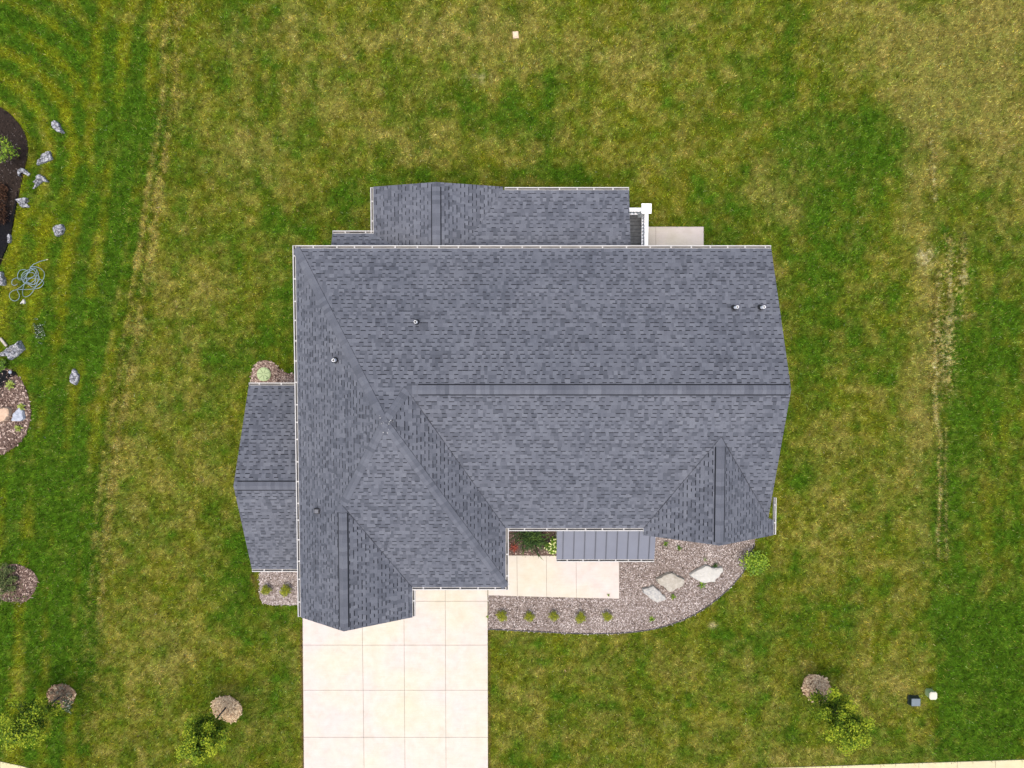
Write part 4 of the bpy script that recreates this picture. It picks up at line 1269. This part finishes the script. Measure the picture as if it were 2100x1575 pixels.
def young_tree(bx, by, height, rad, label, seed, mat, per=70, clear=0.9, lean=(0, 0), leaf=0.085, group='young street side trees', name='young_tree', tr=0.036):
    rg = np.random.default_rng(seed)
    x, y = P(bx, by)
    root = thing(name, (x, y, 0), label, 'tree', group)
    mb = MB()
    top = np.array([x + lean[0], y + lean[1], height * 0.93])
    base = np.array([x, y, -0.05])
    spine = [base + (top - base) * t + np.array([0.05 * math.sin(5 * t + seed), 0.05 * math.cos(4 * t + seed), 0]) * t for t in np.linspace(0, 1, 9)]
    mb.tube(spine, tr, 0.008, 8)
    cs, rs, sh = [], [], []
    nb = 22
    for i in range(nb):
        t = clear / height + (0.98 - clear / height) * (i + 0.5) / nb
        p0 = base + (top - base) * t
        an = i * 2.4 + rg.uniform(-.4, .4)
        prof = math.sin(math.pi * min(1, 0.18 + 0.82 * (t - clear / height) / (1 - clear / height))) ** 0.7
        rl = rad * max(0.25, prof) * rg.uniform(0.6, 1.0)
        p1 = p0 + np.array([math.cos(an) * rl, math.sin(an) * rl, rl * 0.75])
        mid = (p0 + p1) / 2 + np.array([0, 0, -0.06])
        mb.tube([p0, mid, p1], tr * 0.45, 0.005, 5)
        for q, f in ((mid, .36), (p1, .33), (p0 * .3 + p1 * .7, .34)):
            cs.append(q + rg.normal(0, .05, 3)); rs.append(rad * f * rg.uniform(.75, 1.25)); sh.append((.1, .9) if f == .34 else ((.0, .7) if f == .36 else (.35, 1.0)))  # paler new growth at tips, with inner shade and lit top painted in
    cs.append(top); rs.append(rad * .28); sh.append((.4, 1.0))
    mb.build('trunk', M['bark'], root, True)
    cr = MB()
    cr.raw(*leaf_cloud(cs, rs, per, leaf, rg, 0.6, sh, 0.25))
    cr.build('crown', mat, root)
    return root


young_tree(1672, 1411, 3.75, 1.0, 'young yellow green tree leaning over a mulch ring at lower right', 5, M['leaf'], 170, 0.8, (0.1, -0.25))
young_tree(463.5, 1450.5, 3.5, 0.88, 'young yellow green tree beside the mulch ring left of the driveway', 8, M['leaf'], 160, 1.15, (-0.1, 0.0))
young_tree(124, 1428, 3.2, 0.98, 'loose crowned young tree beside the weedy ring in the lower left corner', 13, M['leaf'], 110, 1.0, (0, 0.0))
# multi-stemmed tree at the dark bed
x, y = P(40, 326)
tr_ = thing('multi_stem_tree', (x, y, 0), 'small bright green tree with several thin stems rising from the dark mulch', 'tree')
rg = np.random.default_rng(3)
mb = MB(); cs, rs = [], []
for i in range(7):
    an = i * .9
    tip = np.array([x + 0.45 * math.cos(an), y + 0.35 * math.sin(an), rg.uniform(1.3, 2.0)])
    mb.tube([(x + .03 * math.cos(an), y + .03 * math.sin(an), 0), (x + .2 * math.cos(an), y + .16 * math.sin(an), .8), tip], .02, .008, 6)
    cs.append(tip); rs.append(.34); cs.append(tip + np.array([0, 0, -.3])); rs.append(.3)
mb.build('stems', M['stem'], tr_, True)
cr = MB(); cr.raw(*leaf_cloud(cs, rs, 90, .075, rg, .45, (.3, 1), .3)); cr.build('crown', M['leaf_green'], tr_)


def shrub(px, py, r, h, mat, label, seed, name='shrub', cat='shrub', n=14, per=60, leaf=0.06, group=None, shade=(.2, .95), stems=6, spread=0.62, cr_=0.42, aspect=.55, parts=None):
    rg = np.random.default_rng(seed)
    x, y = P(px, py)
    root = thing(name, (x, y, 0), label, cat, group)
    cs, rs = [], []
    for i in range(n):
        a = i * 2.4 + rg.uniform(-.3, .3); q = math.sqrt((i + .5) / n) * spread * r
        cs.append(np.array([x + q * math.cos(a), y + q * math.sin(a), h * (0.42 + 0.42 * (1 - (q / r) ** 2) * rg.uniform(.6, 1.1))]))
        rs.append(r * cr_ * rg.uniform(.75, 1.2))
    mb = MB()
    for c in cs[::max(1, n // stems)]:
        mb.tube([(x, y, 0), ((x + c[0]) / 2, (y + c[1]) / 2, c[2] * .6), tuple(c)], .014, .006, 5)
    mb.build('stems', M['stem'], root)
    m = MB(); m.raw(*leaf_cloud(cs, rs, per, leaf, rg, .65, shade, .35, aspect=aspect)); m.build('foliage', mat, root)
    return root, cs, rs, rg


shrub(1540, 1146, 0.66, 0.8, M['leaf_green'], 'bright lime green bush at the right end of the front bed', 2, n=18, per=62, leaf=.085, shade=(.35, 1.0))
root, cs, rs, rg = shrub(1133, 1114, 0.42, 0.7, M['leaf_green'], 'leafy green bush with cream flowers against the entry roof', 4, 'flowering_bush', n=12, per=50, leaf=.09, shade=(.2, .8))
fl = MB()
for c, r in zip(cs, rs):
    for k in range(3):
        d = rg.normal(0, 1, 3); d[2] = abs(d[2]) + .4; d /= np.linalg.norm(d)
        p = c + d * r * .98
        v = []
        for j in range(6):
            v.append((p[0] + .032 * math.cos(j * 1.047), p[1] + .032 * math.sin(j * 1.047), p[2]))
        fl.raw(v + [(p[0], p[1], p[2] + .028)], [(j, (j + 1) % 6, 6) for j in range(6)], .5)
fl.build('blossom', M['flower_cream'], root)


# arching grass clump in the entry corner
def strap_plant(px, py, r, h, mat, label, seed, name, n=60, wid=.02, cat='plant', group=None, zb=.03, jitter=0.0, part=None):
    rg = np.random.default_rng(seed)
    x, y = P(px, py)
    root = thing(name, (x, y, zb), label, cat, group) if part else None
    mb = MB()
    for i in range(n):
        a = rg.uniform(0, 6.283); L = r * rg.uniform(.55, 1.1); hh = h * rg.uniform(.6, 1.1)
        bx, by = x + rg.normal(0, jitter), y + rg.normal(0, jitter)
        sx, sy = -math.sin(a), math.cos(a)
        prev = None
        sh = rg.uniform(.1, 1)
        for k, t in enumerate((0.03, .35, .7, 1.0)):
            q = (bx + math.cos(a) * L * t, by + math.sin(a) * L * t, zb + hh * (math.sin(t * 2.3) * .95) + .01)
            wv = wid * (.6, 1, .8, .12)[k] * .5
            cur = ((q[0] + sx * wv, q[1] + sy * wv, q[2]), (q[0] - sx * wv, q[1] - sy * wv, q[2]))
            if prev: mb.poly([prev[0], prev[1], cur[1], cur[0]], sh)
            prev = cur
    o = mb.build(name, mat)
    c = Vector((x, y, zb))
    o.data.transform(__import__('mathutils').Matrix.Translation(-c)); o.location = c
    return tag(o, label, cat, group)


strap_plant(1090, 1098, .62, .5, M['leaf_dark'], 'dark green arching grass clump in the entry corner bed', 1, 'grass_clump', 190, .035, jitter=.22)
strap_plant(1055, 1121, .20, .18, M['leaf_red'], 'small red leaved plant in the entry corner bed', 2, 'red_plant', 34, .03, jitter=.04)
GH = 'lime green rosette plants in the rounded bed'
strap_plant(26, 789, .24, .16, M['leaf_lime'], 'lime green rosette plant beside the black fabric', 3, 'hosta', 26, .055, group=GH)
strap_plant(49, 834, .19, .16, M['leaf_lime'], 'lime green rosette plant behind the blue grey stone', 4, 'hosta', 24, .05, group=GH)
strap_plant(43, 877.5, .18, .15, M['leaf_lime'], 'lime green rosette plant below the blue grey stone', 5, 'hosta', 22, .05, group=GH)
GWD = 'weeds sprouting in the front bed'
for i, (a, b, r, lab) in enumerate([(1364, 1114, .16, 'small green weed just right of the metal entry roof'), (1392, 1122, .15, 'ragged weed in front of the right gable, close to the roof edge'), (1445, 1146, .12, 'faint low weed above the whitest boulder'),
                                   (1466, 1158, .17, 'dark weed tucked behind the whitest boulder'), (1438, 1198, .22, 'bright green weed at the lower edge of the whitest boulder'), (1379, 1222, .15, 'pale weed below the middle tan boulder'),
                                   (1336, 1268, .15, 'faint weed near the lower curve of the front bed'), (1247, 1218, .10, 'thin weed growing out of the walkway end'), (998.5, 1262, .10, 'tiny weed at the driveway edge of the front bed')]):
    strap_plant(a, b, r, .12, M['leaf_green'] if i != 3 else M['leaf_dark'], lab, 20 + i, 'weed', 20 if r > .13 else 9, .03 if r > .13 else .018, 'weed', GWD)

# boxwoods: one built, the rest copied
BOX = [(1029.5, 1258.5, 'round boxwood nearest the driveway in the front row of five'), (1085.5, 1260, 'second round boxwood from the driveway in the front row'), (1135, 1259, 'yellowest round boxwood, middle of the front row of five'),
       (1189, 1261.5, 'fourth round boxwood from the driveway in the front row'), (1244, 1259.5, 'round boxwood at the right end of the front row of five'),
       (549.5, 1206, 'round boxwood on the outer side of the bed south of the wing'), (589.5, 1206.5, 'round boxwood nearer the main roof in the bed south of the wing')]
root, *_ = shrub(BOX[0][0], BOX[0][1], .285, .44, M['leaf_box'], BOX[0][2], 9, 'boxwood', 'shrub', 20, 80, .034, 'clipped round boxwoods', (.1, 1.0), 5, .62, .42, .6)
rb = random.Random(4)
for a, b, lab in BOX[1:]:
    x, y = P(a, b)
    s = rb.uniform(.88, 1.04)
    dup(root, (x, y, 0), rb.uniform(0, 6.28), (s, s, rb.uniform(.85, 1.1)), lab)

# shrubs in the neighbour's beds
shrub(-2, 440, .62, .55, M['leaf_rust'], 'rusty brown dried shrub in the dark mulch bed', 31, n=20, per=70, leaf=.10, spread=.8, aspect=.25, shade=(.1, 1))
shrub(8, 398, .40, .40, M['leaf_rust'], 'low dried brown shrub above the larger rusty one', 33, n=12, per=60, leaf=.10, spread=.8, aspect=.25, shade=(.1, 1))
shrub(8, 748, .34, .35, M['leaf_green'], 'small green shrub beneath the largest grey rock', 32, n=9, per=40, leaf=.07, shade=(.1, .7))
shrub(14, 1186, .62, .40, M['leaf_olive'], 'scrubby olive shrub on the mulch patch at the left edge', 34, n=20, per=80, leaf=.10, spread=.9, cr_=.3, aspect=.3)
shrub(20, 1212, .75, .12, M['leaf_olive'], 'thin low weeds covering the mulch patch at the left edge', 35, 'weeds', 'weed', n=14, per=14, leaf=.10, spread=.9, cr_=.25, aspect=.3)
shrub(126, 1427, .5, .12, M['leaf_dry'], 'grey dried weeds covering the lower left mulch ring', 36, 'weeds', 'weed', n=12, per=16, leaf=.12, spread=.9, cr_=.3, aspect=.2)


def clover(px, py, rx, ry, n, label, seed):
    rg = np.random.default_rng(seed)
    x, y = P(px, py)
    root = thing('clover_patch', (x, y, 0), label, 'clover', 'white clover flowering in the lawn')
    mb, lf = MB(), MB()
    for i in range(n):
        cx, cy, r = x + rg.normal(0, rx), y + rg.normal(0, ry), rg.uniform(.010, .017)
        z = .07 + rg.uniform(0, .03)
        v = [(cx + r * math.cos(j * .7854), cy + r * math.sin(j * .7854), z) for j in range(8)] + [(cx, cy, z + r * .9)]
        mb.raw(v, [(j, (j + 1) % 8, 8) for j in range(8)], .5)
        for k in range(3):
            a = rg.uniform(0, 6.28); q = .035
            lx, ly = cx + rg.normal(0, .06), cy + rg.normal(0, .06)
            lf.poly([(lx + q * math.cos(a + j * 1.571), ly + q * math.sin(a + j * 1.571), .075) for j in range(4)], rg.uniform(.2, .7))
    mb.build('blossom', M['flower'], root)
    lf.build('leaves', M['leaf_dark'], root)


clover(82, 677, .13, .22, 26, 'white clover patch in the lawn below the garden hose', 1)
clover(141, 1442, .10, .16, 20, 'white flowering clover beside the lower left mulch ring', 2)

# ------------------------------------------------------------------ hose
HP = [(750, 100), (640, 130), (545, 180), (492, 235), (470, 290), (430, 380), (402, 440), (410, 475), (470, 420), (545, 370), (600, 300), (600, 255), (550, 250), (480, 290), (440, 360), (450, 450), (500, 520), (560, 540), (610, 470),
      (635, 370), (620, 290), (560, 235), (470, 260), (390, 310), (360, 380), (390, 450), (470, 500), (560, 490), (590, 400), (560, 320), (480, 310), (400, 330), (365, 400), (400, 470), (480, 490), (560, 430), (600, 340), (560, 270),
      (500, 220), (580, 215), (670, 250), (725, 320), (720, 400), (670, 470), (570, 550), (530, 620), (480, 680), (420, 700), (375, 670), (368, 600), (395, 510), (460, 430), (530, 380), (610, 350), (640, 420), (560, 500), (470, 470),
      (400, 490), (330, 545), (292, 570), (300, 610), (326, 670), (300, 735), (235, 765), (180, 730), (168, 660), (210, 605), (285, 582), (420, 580), (560, 572), (660, 550), (708, 480), (660, 420), (560, 400), (450, 400),
      (370, 420), (300, 420), (290, 350), (330, 280), (420, 262), (440, 320), (360, 400), (270, 393), (205, 425), (192, 490), (240, 515), (285, 490)]
hp = smooth_pts([P(a / 7.875, 520 + b / 7.875, .07) for a, b in HP], 6)
rz_ = random.Random(2)
pts3 = [(p[0], p[1], .055 + .05 * (0.5 + 0.5 * math.sin(i * .23)) * (10 < i < len(hp) - 40) + .02) for i, p in enumerate(hp)]
hx, hyy = P(62, 570)
hose = thing('garden_hose', (hx, hyy, 0), 'tangled blue grey garden hose lying in loops on the lawn', 'hose')
mb = MB(); mb.tube(pts3, .0125, None, 6); mb.build('hose_tube', M['hose'], hose, True)
mb = MB(); a, b = pts3[0], pts3[1]
mb.tube([a, tuple(np.array(a) + (np.array(a) - np.array(b)) / np.linalg.norm(np.array(a) - np.array(b)) * .07)], .019, .016, 8); mb.build('hose_fitting', M['brass'], hose)

# ------------------------------------------------------------------ small fixtures
x, y = P(541, 767.5, .1)
lid = thing('access_lid', (x, y, 0), 'round pale green lid with radiating ribs in the mulch by the wing', 'lid')
mb = MB(); mb.tube([(x, y, 0), (x, y, .10), (x, y, .115)], .285, .285, 28); mb.tube([(x, y, .115), (x, y, .135)], .262, .25, 28)
mb.build('cover', M['lid'], lid)
for i in range(7):
    a = i * 2 * math.pi / 7 + .3
    m = MB()
    m.box((x + math.cos(a) * .15, y + math.sin(a) * .15, .139), (.20, .017, .012), a)
    m.build('rib', M['lid_rib'], lid)
m = MB(); m.box((x + .14, y - .17, .142), (.07, .05, .018), .6); m.build('latch', M['lid_rib'], lid)

# dark utility pedestal
x, y = P(1871, 1434)
ped = thing('utility_pedestal', (x, y, 0), 'dark utility box with blue grey top on the lawn', 'utility box')
mb = MB()
mb.slab([(x - .22, y - .19), (x + .22, y - .19), (x + .22, y + .19), (x - .22, y + .19)], -.02, .08)
for z0_, z1_, a_, b_ in ((.08, .24, .19, .165),):
    for sx, sy, ex, ey in ((-1, -1, 1, -1), (1, -1, 1, 1), (1, 1, -1, 1), (-1, 1, -1, -1)):
        mb.poly([(x + sx * .21, y + sy * .18, z0_), (x + ex * .21, y + ey * .18, z0_), (x + ex * a_, y + ey * b_, z1_), (x + sx * a_, y + sy * b_, z1_)])
mb.build('cabinet', M['ped_dark'], ped)
mb = MB(); mb.box((x, y, .265), (.37, .32, .05), 0, .5, 0, .015); mb.build('cabinet_lid', M['ped_lid'], ped)
x, y = P(1904, 1419)
ped = thing('cable_pedestal', (x, y, 0), 'pale green cable pedestal with cream top on the lawn', 'utility box')
mb = MB()
oct_ = [(x + a, y + b) for a, b in ((-.10, -.15), (.10, -.15), (.15, -.09), (.15, .09), (.10, .15), (-.10, .15), (-.15, .09), (-.15, -.09))]
mb.slab(oct_, -.02, .32)
mb.build('post', M['ped_green'], ped)
mb = MB(); mb.slab([(x + (a - x) * 1.08, y + (b - y) * 1.08) for a, b in oct_], .3202, .35); mb.slab([(x + (a - x) * .9, y + (b - y) * .9) for a, b in oct_], .3502, .365)
mb.build('cap', M['ped_top'], ped)

# tan cover in the back lawn, stake light by the rounded bed
x, y = P(1057.5, 71.5, .05)
mb = MB(); mb.box((x, y, .04), (.23, .27, .09), .08, .5, 0, .02); mb.box((x, y, .0895), (.15, .18, .012), .08, .5, 0, .004)
tag(mb.build('utility_cover', M['tan']), 'small square tan cover set in the back lawn', 'cover')
x, y = P(22, 763, .2)
st = thing('path_light', (x, y, 0), 'small grey round topped stake light at the rounded bed edge', 'path light')
mb = MB(); mb.tube([(x, y, 0), (x, y, .24)], .012, None, 7); mb.build('stake', M['black'], st)
mb = MB(); mb.tube([(x, y, .24), (x, y, .27), (x, y, .29)], .07, .03, 14); mb.build('lamp_head', M['rock_blue'], st)

# ------------------------------------------------------------------ grass blades over the lawn
NB = 640000
bx, by = RNG.uniform(-22.6, 22.6, NB), RNG.uniform(-18.2, 15.4, NB)
ex = []
for pl, cnt, wd in [(t[0], 2500, .09) for t in TRACKS] + [([(1930, 620), (1930, 800)], 9000, .3), (LINE_L, 14000, .3)]:
    seg = np.array([P(*p) for p in smooth_pts(pl, 8)])
    i = RNG.integers(0, len(seg) - 1, cnt); t = RNG.random(cnt)[:, None]
    ex.append(seg[i] * (1 - t) + seg[i + 1] * t + RNG.normal(0, wd, (cnt, 2)))
ex = np.concatenate(ex)
bx, by = np.concatenate([bx, ex[:, 0]]), np.concatenate([by, ex[:, 1]])
ppx, ppy = proj(bx, by, 0.0)
keep = (ppx > -25) & (ppx < 2125) & (ppy > -25) & (ppy < 1600)
for hd in HARD:
    keep &= ~inside(ppx, ppy, hd)
keep &= ~((ppx > 645) & (ppx < 1560) & (ppy > 520) & (ppy < 1080))
bx, by = bx[keep], by[keep]
n = len(bx)
tint = lawn_tint(bx, by)
an = RNG.uniform(0, 2 * math.pi, n)
L = RNG.uniform(.06, .15, n)
Wd = RNG.uniform(.012, .026, n)
lean = RNG.uniform(.35, 1.0, n)
hgt = L * np.sqrt(np.clip(1.05 - lean ** 2, .05, 1))
ca, sa = np.cos(an), np.sin(an)
V = np.empty((n, 3, 3), np.float32)
V[:, 0, 0], V[:, 0, 1], V[:, 0, 2] = bx - sa * Wd / 2, by + ca * Wd / 2, 0.0
V[:, 1, 0], V[:, 1, 1], V[:, 1, 2] = bx + sa * Wd / 2, by - ca * Wd / 2, 0.0
V[:, 2, 0], V[:, 2, 1], V[:, 2, 2] = bx + ca * L * lean, by + sa * L * lean, hgt
fac = np.minimum(np.exp(RNG.normal(0.0, 0.7, n)), 2.5)[:, None] * np.stack([np.exp(RNG.normal(0, .16, n)), np.ones(n), np.exp(RNG.normal(0, .3, n))], 1)
dryb = (RNG.random(n) < 0.10)[:, None]
tint = np.where(dryb, tint * .62 + np.array([.19, .16, .07]) * .38, tint) * fac
tint = np.clip(tint, 0.003, .6)
me = bpy.data.meshes.new('grass')
me.vertices.add(n * 3); me.loops.add(n * 3); me.polygons.add(n)
me.vertices.foreach_set('co', V.ravel())
me.loops.foreach_set('vertex_index', np.arange(n * 3, dtype=np.int32))
me.polygons.foreach_set('loop_start', np.arange(0, n * 3, 3, dtype=np.int32))
me.update(calc_edges=True)
at = me.attributes.new('tint', 'FLOAT_COLOR', 'FACE')
at.data.foreach_set('color', np.concatenate([tint, np.ones((n, 1))], 1).astype(np.float32).ravel())
me.materials.append(M['blade'])
grass = bpy.data.objects.new('grass', me)
C.objects.link(grass)
tag(grass, 'short patchy lawn grass, green and straw coloured', 'grass', kind='stuff')
